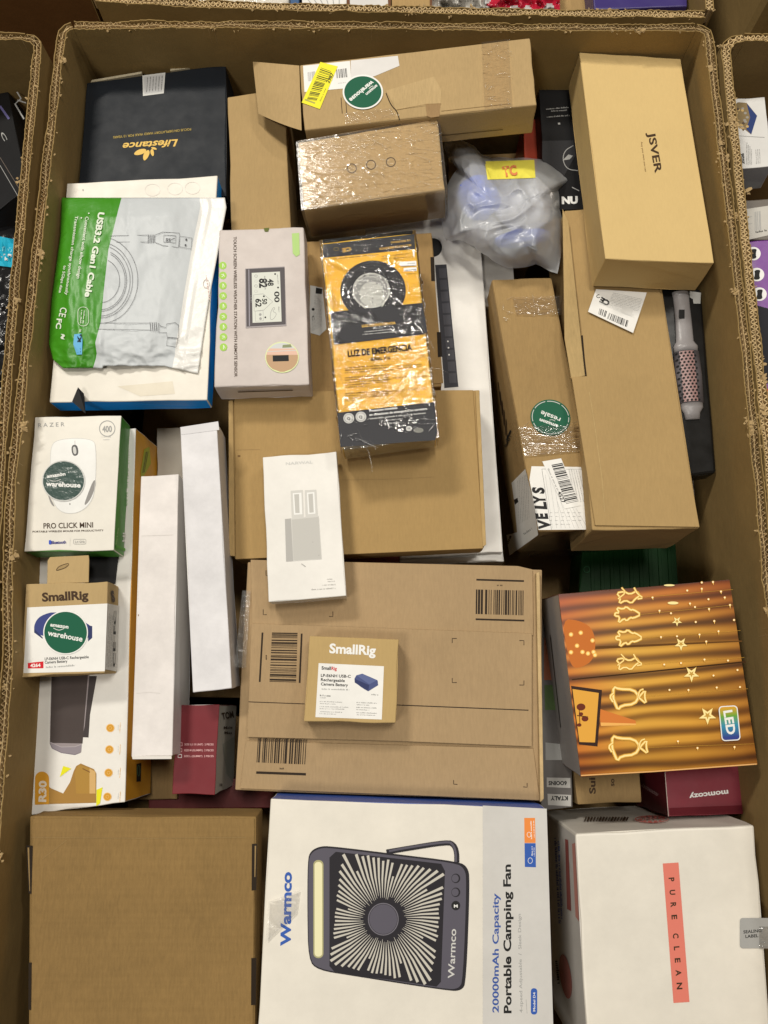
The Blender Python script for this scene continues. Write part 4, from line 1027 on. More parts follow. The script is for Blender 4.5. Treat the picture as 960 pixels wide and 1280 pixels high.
pr = Print(bx, bx.side(1), .0004, B2); pr.poly([(512, 825), (530, 820), (528, 890), (512, 892)], iK); pr.ring((520, 850), 5, 20, 2, ink((.1, .25, .15)), 16); pr.build('side_emblem')

bx = Box('white_slim_box', 'long narrow plain white box, the shorter one nearer the left wall', 'box',
         [(176, 594), (223.5, 592), (215.5, 946), (164, 947)], -.045, .085, [coat((.74, .70, .68), wear=.1), wht, coat((.66, .64, .63)), coat((.5, .47, .42)), wht], r=.0012, reg=.02, fixd=True, group='long plain white boxes')  # right side coloured darker than the top to carry its shade
pr = Print(bx, bx.top, .0003, B2); dirt = coat((.60, .57, .54)); pr.poly([(517, 265), (520, 263), (521, 270), (518, 271)], ink((.25, .15, .1))); pr.line([(512, 560), (560, 556), (600, 560)], 1.2, dirt); pr.line([(530, -30), (650, -34)], 1.6, dirt); pr.build('scuff')
bx.slab('end_flap', [(495, 795), (643, 795), (643, 806), (497, 807)], -.001, .0006, coat((.7, .67, .63)), B2, r=0)
bx = Box('white_slim_box', 'long narrow plain white box leaning beside the kraft mailer, the taller one', 'box',
         [(225, 534), (271, 527), (290, 861), (241, 866.5)], -.03, .075, [coat((.70, .69, .71), wear=.1), wht, coat((.56, .55, .56)), coat((.5, .47, .42)), wht], [None, (281, 540), (297, 858), None], r=.0012, reg=.04, fixd=True, group='long plain white boxes')  # shade of the right side painted in as a greyer white
bx.slab('end_fold', [(680, 160), (822, 142), (818, 110), (676, 132)], 0, .0005, coat((.66, .65, .67)), B1, r=0)

bx = Box('red_carton', 'small crimson box with three tick squares between the white boxes and the mailer', 'box',
         [(221, 881), (274.5, 880), (268.5, 994), (215, 993)], -.085, .10, [coat((.17, .017, .024), .5, spec=.25), coat((.6, .58, .56)), coat((.50, .49, .45)), coat((.3, .04, .05)), coat((.3, .04, .05))], [None, (295, 883), (293, 982), None], r=.0008, reg=.05)
pr = Print(bx, bx.top, .0003, B2)
pk = ink((.75, .45, .45))
for i, y in enumerate((751, 773, 795)):
    pr.line([(670 + (-1) * i, y - 6), (683 - i, y - 6), (683 - i, y + 6), (670 - i, y + 6)], 2, iW if i == 2 else pk, True)
    pr.text(('SIZE S (1 X UNIT)  2 PIECES', 'SIZE M (GUMMY)  2 PIECES', 'SIZE L (GUMMY)  2 PIECES')[i], (692 - i, y + 4), (801, y + 4), 7, pk)
pr.build('lettering')
pr = Print(bx, bx.side(1), .0003, B2); pr.text('TOM', (835, 658), (878, 650), 24, iBr, .02); pr.text('Male', (840, 694), (872, 692), 10, iBr); pr.text('Mas', (842, 712), (870, 712), 9, iBr); pr.bars([(824, 898), (834, 898), (834, 908), (824, 908)], iBr, 4, 2); pr.poly([(836, 750), (880, 720), (878, 900), (850, 860)], coat((.36, .38, .34))); pr.build('side_printing')
bx = Box('dark_red_box', 'dark red carton deep in the gap under the crimson box', 'box',
         [(185, 975), (345, 972), (345, 1010), (185, 1012)], -.20, .08, coat((.12, .012, .012)), r=.001, reg=.01)
bx = Box('grey_carton', 'beige carton seen in the gap behind the shorter white box', 'box',
         [(196, 535), (236, 533), (238, 625), (196, 628)], -.16, .1, coat((.42, .38, .32)), r=.001, reg=.01)
bx = Box('black_gadget_box', 'small black box between the mouse box and the hang-tab box', 'box',
         [(108, 692), (148, 690), (144, 730), (106, 732)], -.071, .006, blk, r=.001, reg=.01, fixd=True)
bx = Box('kraft_carton', 'kraft carton low down in the gap below the shorter white box', 'carton',
         [(158, 925), (225, 925), (222, 1000), (160, 1000)], -.19, .1, card(KDK), r=.001, reg=.01)

# --- right side
jm = card((.66, .455, .215), mott=.05); jm2 = card((.58, .395, .185), mott=.05)  # darker copy for the sides, their shade put into the colour
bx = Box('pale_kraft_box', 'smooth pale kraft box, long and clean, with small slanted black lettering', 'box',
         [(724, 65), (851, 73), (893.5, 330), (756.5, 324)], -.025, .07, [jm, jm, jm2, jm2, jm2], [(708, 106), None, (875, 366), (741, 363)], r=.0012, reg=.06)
pr = Print(bx, bx.top, .0003, A3)
pr.text('JSVER', (536, 468), (562, 612), 25, iBr, .012); pr.text('Any you want you can', (511, 500), (526, 606), 6, card(KDK), 0)
pr.build('lettering')

kc2 = card((.42, .27, .125), mott=.1)
bx = Box('kraft_carton', 'tall open-seamed kraft carton under the pale kraft box, near the right wall', 'carton',
         [(705, 262), (812, 256), (875, 661), (740, 664)], -.082, .13, kc2, None, r=.002, reg=.02, fixd=True)
bx.slab('flap', [(448, 60), (640, 300), (700, 700), (736, 318), (428, 330), (340, 330)][0:0] or [(408, 60), (560, 55), (645, 330), (718, 800), (755, 1005), (372 + 70, 1000), (372, 560), (366, 555), (416, 552), (404, 470), (366, 100)], .0, .003, kc2, A6, label='upper flap reaching to the near end')
bx.slab('flap', [(344, 50), (362, 90), (402, 465), (414, 550), (370, 560), (350, 440)], .0, .0022, card((.46, .31, .15)), A6, label='narrow inner flap at the left edge')
pr = Print(bx, bx.top, .0034, A6); pr.line([(424, 600), (440, 700), (462, 860), (470, 960)], 2.2, card((.50, .34, .165))); pr.line([(402, 430), (408, 500), (414, 552)], 5, dk); pr.line([(366, 105), (384, 280), (402, 430)], 2.0, card(KDK)); pr.build('crease')
pr = Print(bx, bx.top, .0070, E8, .00002)
pr.quadgrid([(240, 110), (850, 150), (685, 635), (145, 380)], paper, 3, 3)
pr.bars([(285, 340), (378, 375), (355, 450), (268, 410)], iK, 6, 3); pr.bars([(400, 392), (640, 490), (620, 570), (372, 465)], iK, 18, 4)
pr.text('CE', (412, 262), (305, 205), 60, iK, .05); pr.ring((270, 195), 22, 18, 8, iK, 20, 30, 300)
for i in range(9): pr.words((800 - i * 6, 250 + i * 17 - 20), (440 - i * 8, 150 + i * 17), 8, iGr, i)
for i in range(3): pr.words((700, 450 - i * 16), (280, 275 - i * 14), 7, iLg, 30 + i)
pr.poly([(560, 300), (690, 345), (665, 430), (540, 380)], coat((.70, .69, .66)))
pr.build('barcode_label')

bx = Box('long_carton', 'long taped kraft carton with white labels and a round green sticker, in the middle right', 'carton',
         [(614, 348), (690, 346), (752, 661), (671, 665)], -.105, .17, card((.36, .225, .10), mott=.14), None, r=.004, reg=.015, fixd=True)
rc = bx
pr = Print(bx, bx.top, .0005, D6)
pr.poly([(200, 540), (560, 545), (600, 760), (640, 1000), (250, 1003), (185, 640)], paper)
pr.text('VELYS', (330, 990), (285, 680), 84, iK, .04) if 0 else None
for ch, a, b2 in (('V', (334, 985), (322, 912)), ('E', (318, 925), (308, 868)), ('L', (310, 855), (300, 795)), ('Y', (300, 800), (290, 738)), ('S', (292, 740), (284, 682))): pr.text(ch, a, b2, 78, iK, .045, .25)
pr.line([(275, 560), (590, 562), (636, 995)], 2, iK); pr.line([(275, 560), (345, 1000)], 2, iK)
for i in range(9): pr.line([(300 + i * 28, 600 + (i > 2) * (150 + i * 12)), (352 + i * 32, 990)], 1.4, iGr)
for i in range(22): pr.words((330 + (i % 6) * 42, 880 + (i // 6) * 28), (352 + (i % 6) * 42, 880 + (i // 6) * 28), 6, iGr, i)
for i in range(5): pr.words((470 + i * 18, 560 + i * 3), (520 + i * 19, 800), 5, iGr, 40 + i)
pr.build('shipping_label')
pr = Print(bx, bx.top, .0014, D6)
pr.poly([(278, 505), (415, 482), (560, 825), (440, 850)], paper)
pr.bars([(345, 530), (455, 820), (545, 800), (425, 515)], iK, 26, 12); pr.text('4527', (388, 728), (424, 812), 26, iK, .02); pr.words((316, 560), (388, 720), 13, iGr, 5)
pr.build('barcode_label')
pr = Print(bx, bx.top, .0020, D6)
pr.disc((338, 186), 146, 130, iG, 50, rot=15); pr.ring((338, 186), 134, 118, 5, iLg, 60, rot=15, dash=8); pr.text('amazon', (395, 240), (262, 192), 24, iW, .02); pr.text('resale', (414, 190), (274, 134), 34, iW, .0); pr.line(sm([(372, 212), (352, 200), (330, 204)], False), 4, iLg)
pr.build('round_sticker', label='round green resale sticker')
pr = Print(bx, bx.top, .0026, D6); tp = film(.13, .07, .01, crink=.8)
pr.quadgrid([(105, 250), (540, 240), (560, 430), (150, 470)], tp, 1, 1); pr.build('tape'); pr.quadgrid([(60, -690), (430, -700), (430, -560), (90, -560)], tp, 1, 1) ; pr.build('tape')
creases(bx, bx.top, [(650, 535), (722, 530), (726, 562), (656, 572)], 26, CR, 20, lift=.0032, L=(6, 36), ang=(-18, 25), w=.0004)
creases(bx, bx.top, [(622, 374), (668, 372), (672, 400), (628, 402)], 20, CR, 21, lift=.0032, L=(4, 18), ang=(10, 50), w=.0004)
sf = bx.side(3); pr = Print(bx, sf, .0006, D6)
pr.poly([(55, 660), (155, 560), (215, 800), (248, 1040), (40, 1190), (18, 1040), (95, 1020), (75, 800)], paper)
for i in range(6):
    for j in range(6):
        if (i * 7 + j * 5 + i * j) % 3: pr.poly([(64 + j * 5, 668 + i * 9 - j * 4), (69 + j * 5, 664 + i * 9 - j * 4), (70 + j * 5, 671 + i * 9 - j * 4), (65 + j * 5, 676 + i * 9 - j * 4)], iK) if 0 else None
pr.poly([(72, 785), (98, 768), (104, 800), (80, 820)], iK)
for i in range(7): pr.words((112 + i * 12, 965 - i * 8), (100 + i * 12, 640 - i * 8), 4, iGr, i)
pr.words((140, 1045), (205, 1000), 16, iGr, 3); pr.words((22, 1130), (50, 1060), 20, iK, 6)
pr.build('side_label')
pr = Print(bx, sf, .0006, A6); 
for i in range(5): pr.line([(150 + i * 6, 570 + i * 28), (158 + i * 5, 640 + i * 30)], 2, iBr)
pr.line([(175, 745), (188, 715)], 5, iK); pr.words((172, 770), (190, 735), 8, iK, 3)
pr.build('side_marks')
pr = Print(bx, bx.side(2), .0006, D6); pr.words((160, 1200), (290, 1190), 26, iBr, 3); pr.words((365, 1200), (650, 1180), 26, ink((.16, .10, .05)), 4); pr.line([(500, 1115), (740, 1100)], 5, dk); pr.build('end_marks')
pr = Print(bx, bx.side(2), .0016, D6); pr.quadgrid([(250, 1020), (740, 1010), (700, 1230), (60, 1250)], tp, 1, 1); pr.build('tape')

# --- curling brush in black package
bx = Box('hair_brush_package', 'black package with a pale pink round hot brush, against the right wall', 'package',
         [(822, 358), (877, 360), (896, 592), (853, 598)], -.10, .035, coat((.008, .008, .008), .3, .05, spec=.3, dents=.15), r=.006, reg=.02, fixd=True)
base2 = bx.top
def brush(pts_r, mat, name, lab=None, n=20):
    # half-round body of revolution lying on the package: centre line px, radius px
    V = []; Fc = []
    for (x, y, r) in pts_r:
        c = E7((x, y)); P = base2.hit(c[0], c[1], .001); rr_ = r / 5.12 * 1.12 / 960
        ax = base2.V / np.linalg.norm(base2.V); sd = np.cross(ax, base2.N); sd /= np.linalg.norm(sd)
        for k in range(n + 1):
            a = math.pi * k / n; V.append(P + sd * rr_ * math.cos(a) + base2.N * rr_ * .55 * math.sin(a))
    for j in range(len(pts_r) - 1):
        for k in range(n): q = j * (n + 1) + k; Fc.append((q, q + 1, q + n + 2, q + n + 1))
    b0 = 0; Fc.append(tuple(range(n + 1))); e = (len(pts_r) - 1) * (n + 1); Fc.append(tuple(range(e, e + n + 1)))
    return bx.mesh(name, V, Fc, mat, smooth=True)
ros = plastic((.29, .275, .28), .36); gr = plastic((.10, .09, .10), .5)
h1 = brush([(128, 30, 56), (133, 60, 55), (140, 120, 54), (150, 220, 56), (156, 300, 58), (158, 345, 60), (160, 368, 76), (163, 378, 82), (165, 412, 80)], ros, 'handle')
bm_, nt, b = nm('brush_barrel'); tc = N(nt, 'ShaderNodeTexCoord')
b.inputs['Base Color'].default_value = (.11, .10, .11, 1); b.inputs['Roughness'].default_value = .5
h2 = brush([(168, 414, 84), (180, 560, 92), (198, 740, 84)], bm_, 'barrel')
h3 = brush([(200, 742, 76), (202, 770, 76), (205, 800, 54), (208, 842, 48)], ros, 'tip')
pr = Print(bx, base2, .008, E7)
pr.poly([(122, 138), (158, 138), (158, 196), (122, 196)], iK); pr.build('button')
V = []; Fc = []; I = []
def onb(x, y):
    t = (y - 414) / (740 - 414); cx = 168 + 30 * t; r = 84 + 8 * math.sin(math.pi * t); u = max(-.98, min(.98, (x - cx) / r)); c = E7((cx, y)); P = base2.hit(c[0], c[1], .001)
    ax = base2.V / np.linalg.norm(base2.V); sd = np.cross(ax, base2.N); sd /= np.linalg.norm(sd)
    if np.dot(sd, [1, 0, 0]) < 0: sd = -sd
    R_ = r / 5.12 * 1.12 / 960; return P + sd * R_ * u + base2.N * (R_ * .55 * math.sqrt(1 - u * u) + .0006)
for j in range(12):
    for i in range(12): pass
NB = 14
for j in range(NB + 1):
    y = 418 + (738 - 418) * j / NB; t = (y - 414) / 326; cx = 168 + 30 * t
    for i in range(7): V.append(onb(cx - 62 + 92 * i / 6, y))
for j in range(NB):
    for i in range(6): k = j * 7 + i; Fc.append((k, k + 1, k + 8, k + 7)); I.append(0)
holes = []
for j in range(16):
    y = 430 + j * 20; cx = 168 + 30 * (y - 414) / 326
    for i in range(-3, 2): holes.append((cx + i * 26 + (13 if j % 2 else 0) , y))
for (x, y) in holes:
    b0 = len(V)
    for k in range(6): a = math.pi * k / 3; V.append(onb(x + 8.5 * math.cos(a), y + 7.5 * math.sin(a)) + base2.N * .0004)
    Fc.append(tuple(range(b0, b0 + 6))); I.append(1)
bx.mesh('vented_barrel', V, Fc, [plastic((.33, .20, .19), .38), iK], I, parent=h2)
pr = Print(bx, base2, .0006, E7); pr.poly([(190, 20), (262, 30), (258, 100), (215, 100), (210, 70), (190, 60)], coat((.45, .45, .43))); pr.build('sticker')

# --- black box behind the frosted bag
bx = Box('black_box', 'black box with faint white print between the frosted bag and the pale kraft box', 'box',
         [(673, 107), (722, 105), (738, 262), (682, 262)], -.12, .1, blk, r=.001, reg=.01)
pr = Print(bx, bx.top, .0003, D7)
pr.text('NU', (285, 1108), (420, 1104), 55, iW, .05); pr.words((115, 126), (235, 120), 9, iGr, 1); pr.words((145, 318), (345, 302), 11, iGr, 2); pr.words((190, 334), (330, 326), 10, iGr, 3); pr.words((160, 384), (350, 370), 12, iGr, 4)
pr.poly([(120, 580), (380, 575), (400, 700), (290, 900), (120, 740)], ink((.035, .035, .038))); pr.line(sm([(380, 620), (310, 660), (290, 740), (330, 820), (420, 830)], False), 7, iGr); pr.poly([(290, 745), (340, 695), (380, 705), (350, 735)], iGr); pr.poly([(250, 428), (270, 426), (272, 442), (254, 442)], iGr); pr.line([(370, 970), (430, 1000)], 8, iGr)
pr.build('printing')
bx = Box('orange_box', 'sliver of an orange-red box between the long carton and the black box', 'box',
         [(654, 150), (672, 148), (679, 215), (656, 218)], -.16, .1, coat((.32, .035, .012)), r=.001, reg=.01)
bx = Box('kraft_carton', 'kraft carton low behind the frosted bag', 'carton',
         [(560, 195), (662, 190), (662, 330), (560, 335)], -.25, .12, card(KDK), r=.001, reg=.01)

# --- frosted bag with blue contents
T = Thing('frosted_bag', 'crumpled frosted plastic bag with something blue inside and a yellow sticker', 'bag', at(635, 265, -.14))
out = [D8(p) for p in [(95, 30), (130, 45), (215, 88), (300, 130), (330, 180), (400, 200), (540, 204), (680, 205), (770, 218), (860, 275), (942, 335), (900, 370), (848, 402), (850, 540), (862, 760), (850, 900), (835, 975), (700, 905), (500, 932), (370, 855), (280, 790), (190, 742), (90, 752), (64, 620), (58, 510), (100, 390), (175, 265), (120, 210), (80, 150)]]
cx, cy = D8((480, 540))
A_ = sorted([(math.atan2(p[1] - cy, p[0] - cx), math.hypot(p[0] - cx, p[1] - cy)) for p in out])
aa = [a for a, _ in A_]; rads = [r for _, r in A_]
aa = [aa[-1] - 2 * math.pi] + aa + [aa[0] + 2 * math.pi]; rads = [rads[-1]] + rads + [rads[0]]
fb = Face(at(635, 265, -.115), (0.05, .12, 1))
def hbag(u, v):
    a = math.atan2(v - cy, u - cx); r = math.hypot(u - cx, v - cy); R_ = float(np.interp(a, aa, rads)); q = min(1, r / R_)
    prof = (1 - min(1, r / 100) ** 3) if r < 100 else 0
    prof = max(prof, 0) ** .7
    p = Vector((u * .02, v * .02, .5))
    wrp = Vector((noise.noise(p), noise.noise(p + Vector((5, 5, 5))), 0)) * .7
    rd = noise.ridged_multi_fractal(Vector((u * .017, v * .011, 2.2)) + wrp, 1.0, 2.1, 2, 1.0, 2.0)
    rd2 = noise.ridged_multi_fractal(Vector((v * .028 + u * .02, u * .012, 8.2)) + wrp, 1.0, 2.1, 2, 1.0, 2.0)
    return .066 * prof * (1 - q ** 6) + (.014 * (rd - .9) + .008 * (rd2 - .9)) * (1 - q ** 8) * .9
fb.h = hbag
na, nr = 150, 60; V = []; Fc = []
for i in range(nr + 1):
    for k in range(na):
        a = -math.pi + 2 * math.pi * k / na; R_ = float(np.interp(a, aa, rads)) * (i / nr); V.append(fb.hit(cx + R_ * math.cos(a), cy + R_ * math.sin(a)))
for i in range(nr):
    for k in range(na): Fc.append((i * na + k, i * na + (k + 1) % na, (i + 1) * na + (k + 1) % na, (i + 1) * na + k)[::1])
fz, nt, b = nm('frosted_poly'); nt.nodes.remove(b); outn = [n for n in nt.nodes if n.type == 'OUTPUT_MATERIAL'][0]
d = N(nt, 'ShaderNodeBsdfDiffuse'); d.inputs[0].default_value = (.93, .96, .99, 1); tl = N(nt, 'ShaderNodeBsdfTranslucent'); tl.inputs[0].default_value = (.85, .87, .92, 1)
g = N(nt, 'ShaderNodeBsdfGlossy'); g.inputs['Roughness'].default_value = .28; tr_ = N(nt, 'ShaderNodeBsdfTransparent'); tr_.inputs[0].default_value = (.95, .96, .98, 1)
m0 = N(nt, 'ShaderNodeMixShader'); m0.inputs[0].default_value = .35; lk(nt, d.outputs[0], m0.inputs[1]); lk(nt, tl.outputs[0], m0.inputs[2])
m1 = N(nt, 'ShaderNodeMixShader'); m1.inputs[0].default_value = .50; lk(nt, tr_.outputs[0], m1.inputs[1]); lk(nt, m0.outputs[0], m1.inputs[2])
fr = N(nt, 'ShaderNodeFresnel'); fr.inputs[0].default_value = 1.55; m2 = N(nt, 'ShaderNodeMixShader'); lk(nt, fr.outputs[0], m2.inputs[0]); lk(nt, m1.outputs[0], m2.inputs[1]); lk(nt, g.outputs[0], m2.inputs[2]); lk(nt, m2.outputs[0], outn.inputs[0])
T.mesh('bag', V, Fc, fz, smooth=True, flipz=True)
def blob(name, c, rx, ry, rz_, z, mat, seed, rot=0):
    bm = bmesh.new(); bmesh.ops.create_icosphere(bm, subdivisions=4, radius=1)
    P = at(*D8(c), z); V = []
    for v in bm.verts:
        w = 1 + .14 * noise.noise(v.co * 1.8 + Vector((seed, 0, 0))); x, y = v.co.x * rx * w, v.co.y * ry * w
        ca, sa = math.cos(rot), math.sin(rot); V.append(P + np.array([x * ca - y * sa, x * sa + y * ca, v.co.z * rz_ * w]))
    bm.verts.index_update(); Fc = [[x.index for x in f.verts] for f in bm.faces]; bm.free(); T.mesh(name, V, Fc, mat, smooth=True)
blob('blue_pouch', (310, 470), .034, .036, .026, -.090, plastic((.0, .12, .85), .4), 1, .2)
blob('added_white_blob', (610, 500), .046, .050, .022, -.098, plastic((.85, .85, .88), .6), 4)  # white blob added inside so the bag looks brighter
blob('blue_lid', (600, 735), .045, .014, .016, -.108, plastic((.01, .09, .6), .4), 7, .15)
blob('clear_cup', (350, 690), .03, .026, .014, -.108, plastic((.62, .61, .60), .3), 9, .4)
pr = Print(T, fb, .0012, D8)
pr.quadgrid([(352, 222), (682, 212), (690, 332), (370, 344)], ink((.80, .72, .10)), 40, 20)
pr.l = .0035; pr.text('TC', (476, 322), (570, 309), 62, ink((.75, .25, .10)), .03); pr.build('sticker', label='yellow sticker with red lettering')

# --- festive LED curtain box
cu, nt, b = nm('curtain_print'); uv = N(nt, 'ShaderNodeUVMap')
mp = N(nt, 'ShaderNodeMapping'); mp.inputs['Scale'].default_value = (.3, 9, 1); lk(nt, uv.outputs[0], mp.inputs[0])
n0 = N(nt, 'ShaderNodeTexNoise'); n0.inputs['Scale'].default_value = 1.0; n0.inputs['Detail'].default_value = 1.2; lk(nt, mp.outputs[0], n0.inputs['Vector'])
wv = N(nt, 'ShaderNodeTexWave', wave_type='BANDS', bands_direction='Y', wave_profile='SIN'); wv.inputs['Scale'].default_value = 3.9; wv.inputs['Distortion'].default_value = 4.5; wv.inputs['Detail'].default_value = 1.5; wv.inputs['Detail Scale'].default_value = 1.0
mpw = N(nt, 'ShaderNodeMapping'); mpw.inputs['Scale'].default_value = (.25, 1, 1); mpw.inputs['Rotation'].default_value = (0, 0, .03); lk(nt, uv.outputs[0], mpw.inputs[0]); lk(nt, mpw.outputs[0], wv.inputs['Vector'])
n1 = N(nt, 'ShaderNodeMix'); n1.inputs[0].default_value = .55; lk(nt, wv.outputs['Fac'], n1.inputs[2]); lk(nt, n0.outputs[0], n1.inputs[3])
sx = N(nt, 'ShaderNodeSeparateXYZ'); lk(nt, uv.outputs[0], sx.inputs[0])
cr1 = N(nt, 'ShaderNodeValToRGB'); el = cr1.color_ramp.elements; el[0].position = .16; el[0].color = (.07, .027, .004, 1); el[1].position = .74; el[1].color = (.72, .39, .05, 1)
e = el.new(.40); e.color = (.33, .15, .014, 1)
lk(nt, n1.outputs[0], cr1.inputs[0])
cr2 = N(nt, 'ShaderNodeValToRGB'); el = cr2.color_ramp.elements; el[0].position = 0; el[0].color = (.85, .5, .4, 1); el[1].position = 1; el[1].color = (.55, .42, .38, 1); e = el.new(.35); e.color = (1.0, 1.0, 1.0, 1); e = el.new(.65); e.color = (.95, .9, .85, 1)
lk(nt, sx.outputs[0], cr2.inputs[0])
cr3 = N(nt, 'ShaderNodeValToRGB'); el = cr3.color_ramp.elements; el[0].position = 0; el[0].color = (.75, .38, .3, 1); el[1].position = 1; el[1].color = (.7, .6, .5, 1); e = el.new(.3); e.color = (1, 1, 1, 1); e = el.new(.8); e.color = (1, .95, .9, 1)
lk(nt, sx.outputs[1], cr3.inputs[0])
mx = N(nt, 'ShaderNodeMix', data_type='RGBA', blend_type='MULTIPLY'); mx.inputs[0].default_value = 1; lk(nt, cr1.outputs[0], mx.inputs[6]); lk(nt, cr2.outputs[0], mx.inputs[7])
mx2 = N(nt, 'ShaderNodeMix', data_type='RGBA', blend_type='MULTIPLY'); mx2.inputs[0].default_value = 1; lk(nt, mx.outputs[2], mx2.inputs[6]); lk(nt, cr3.outputs[0], mx2.inputs[7])
lk(nt, mx2.outputs[2], b.inputs['Base Color']); b.inputs['Roughness'].default_value = .35
gr_side = coat((.30, .28, .27), .5); dsd = coat((.10, .03, .015), .4)
bx = Box('curtain_light_box', 'golden brown festive curtain light box with glowing bells, trees and stars pictured', 'box',
         [(697.5, 742), (912.5, 724), (947.5, 956), (726.5, 972)], -.035, .09, [dsd, dsd, dsd, dsd, gr_side], [(681, 748), None, None, (692, 951)], r=.0015, reg=.06)
pr = Print(bx, bx.top, .0003, B6)
pr.quadgrid([(122, 138), (806, 81), (918, 818), (212, 866)], cu, 20, 20)
glow = ink((.95, .80, .36)); glw2 = ink((.90, .52, .12)); glo3 = ink((.62, .34, .05))
pr.poly([(175, 476), (870, 404), (872, 410), (176, 481)], ink((.045, .018, .004))); pr.poly([(160, 350), (855, 322), (856, 327), (161, 362)], ink((.12, .05, .01)))
pr.poly(sm([(135, 236), (200, 240), (255, 268), (272, 330), (262, 400), (215, 430), (178, 432), (160, 380)], True, 2), ink((.55, .16, .03)))
for p in ((172, 298), (211, 291), (258, 322), (196, 343), (172, 369), (218, 368), (240, 374), (262, 368), (268, 380)): pr.disc(p, 9, 9, glw2, 12); pr.disc(p, 5, 5, glow, 10)
pr.poly([(288, 596), (430, 642), (432, 656), (290, 662)], ink((.65, .20, .04))); pr.poly([(290, 650), (432, 654), (432, 660), (292, 664)], ink((.85, .45, .12)))
pr.poly([(172, 503), (296, 520), (278, 746), (204, 738)], ink((.04, .02, .015))); pr.poly([(178, 516), (283, 532), (268, 730), (206, 728)], ink((.75, .38, .06)))
for p, r_ in (((212, 588), 18), ((228, 635), 14), ((205, 660), 9), ((212, 616), 9)): pr.disc(p, r_, r_ * .8, ink((.15, .03, .015)), 12)
pr.line([(196, 622), (240, 628)], 4, ink((.1, .03, .01))); pr.line([(205, 600), (208, 665)], 3, ink((.1, .03, .01)))
def art(pts, w=5, closed=True):
    pts = sm(pts, closed, 1); pr.line(pts, w * 2.6, glo3, closed); pr.line(pts, w * 1.7, glw2, closed); pr.line(pts, w, glow, closed)
def tree(x, y, s=1):   # lies on its side, tip pointing right
    art([(x - 50 * s, y - 30 * s), (x - 20 * s, y - 22 * s), (x - 8 * s, y - 34 * s), (x + 12 * s, y - 18 * s), (x + 22 * s, y - 22 * s), (x + 56 * s, y), (x + 22 * s, y + 16 * s), (x + 10 * s, y + 12 * s), (x - 6 * s, y + 28 * s), (x - 16 * s, y + 16 * s), (x - 42 * s, y + 38 * s), (x - 34 * s, y + 8 * s), (x - 56 * s, y + 6 * s), (x - 54 * s, y - 8 * s), (x - 36 * s, y - 6 * s)], 4.5)
tree(400, 218, .95); tree(406, 312, .98)
def deer(x, y): 
    art([(x - 50, y - 18), (x - 20, y - 24), (x + 4, y - 12), (x + 30, y - 26), (x + 44, y - 8), (x + 24, y + 6), (x + 10, y + 24), (x - 14, y + 10), (x - 40, y + 26), (x - 34, y + 2)], 4); art([(x + 20, y - 40), (x + 34, y - 14), (x + 58, y + 2), (x + 34, y + 6)], 3.5, False); art([(x - 30, y - 40), (x - 12, y - 20), (x - 44, y + 6)], 3, False)
deer(404, 150); deer(402, 416)
def bell(x, y, s=1):
    art([(x - 50 * s, y - 44 * s), (x - 28 * s, y - 34 * s), (x + 30 * s, y - 32 * s), (x + 52 * s, y - 4 * s), (x + 34 * s, y + 26 * s), (x - 18 * s, y + 32 * s), (x - 32 * s, y + 50 * s), (x - 44 * s, y + 22 * s), (x - 52 * s, y)], 6)
    art([(x - 48 * s, y - 20), (x - 66 * s, y - 4), (x - 52 * s, y + 18)], 4.5, False); art([(x + 50 * s, y), (x + 78 * s, y - 32), (x + 74 * s, y - 4), (x + 82 * s, y + 26), (x + 56 * s, y + 4)], 4.5); art([(x + 48 * s, y - 2), (x + 54 * s, y - 28), (x + 70 * s, y - 34)], 3.5, False)
bell(392, 550); bell(392, 750, 1.08)
def star(x, y, r, m=glow, w=None):
    pr.poly([(x + (r if k % 2 == 0 else r * .4) * math.cos(math.pi * k / 5 + .3), y + (r if k % 2 == 0 else r * .4) * math.sin(math.pi * k / 5 + .3)) for k in range(10)], m)
for x, y, r_ in ((596, 245, 20), (612, 336, 27), (654, 456, 32), (718, 622, 36)): star(x, y, r_ * 1.12, glo3); star(x, y, r_); star(x, y, r_ * .45, ink((.55, .32, .06)))
pr.disc((580, 172), 22, 6, glow, 14); pr.disc((565, 101), 22, 4, glow, 14)
for a, b2 in (((450, 150), (820, 118)), ((450, 218), (820, 180)), ((460, 312), (850, 282)), ((460, 416), (865, 390)), ((470, 545), (880, 515)), ((480, 750), (905, 735))): pr.line([a, b2], 1.0, glo3)
r = random.Random(8)
for (x, y) in ((498, 150), (637, 122), (695, 115), (740, 88), (772, 126), (722, 157), (787, 150), (808, 180), (526, 203), (668, 188), (724, 196), (572, 213), (745, 244), (824, 240), (671, 248), (532, 308), (596, 305), (686, 298), (762, 285), (713, 326), (706, 398), (800, 402), (742, 462), (838, 440), (566, 520), (642, 520), (755, 510), (848, 508), (678, 752), (826, 748), (600, 725), (545, 418), (612, 412), (648, 174), (695, 90)):
    pr.disc((x, y), 5, 5, glw2, 8); pr.disc((x, y), 3, 3, ink((1, .92, .7)), 8)
    if r.random() < .6: pr.poly([(x - 2, y + 4), (x + 3, y + 4), (x + r.uniform(-1, 3), y + r.uniform(10, 18))], glw2)
pr.line([(212, 862), (500, 846), (915, 816)], 5, ink((.75, .42, .16)))
pr.build('printed_picture')
ld, nt, b = nm('rainbow_print'); uv = N(nt, 'ShaderNodeUVMap'); sx = N(nt, 'ShaderNodeSeparateXYZ'); lk(nt, uv.outputs[0], sx.inputs[0]); mr = N(nt, 'ShaderNodeMapRange'); mr.inputs[1].default_value = .66; mr.inputs[2].default_value = .86; lk(nt, sx.outputs[1], mr.inputs[0])
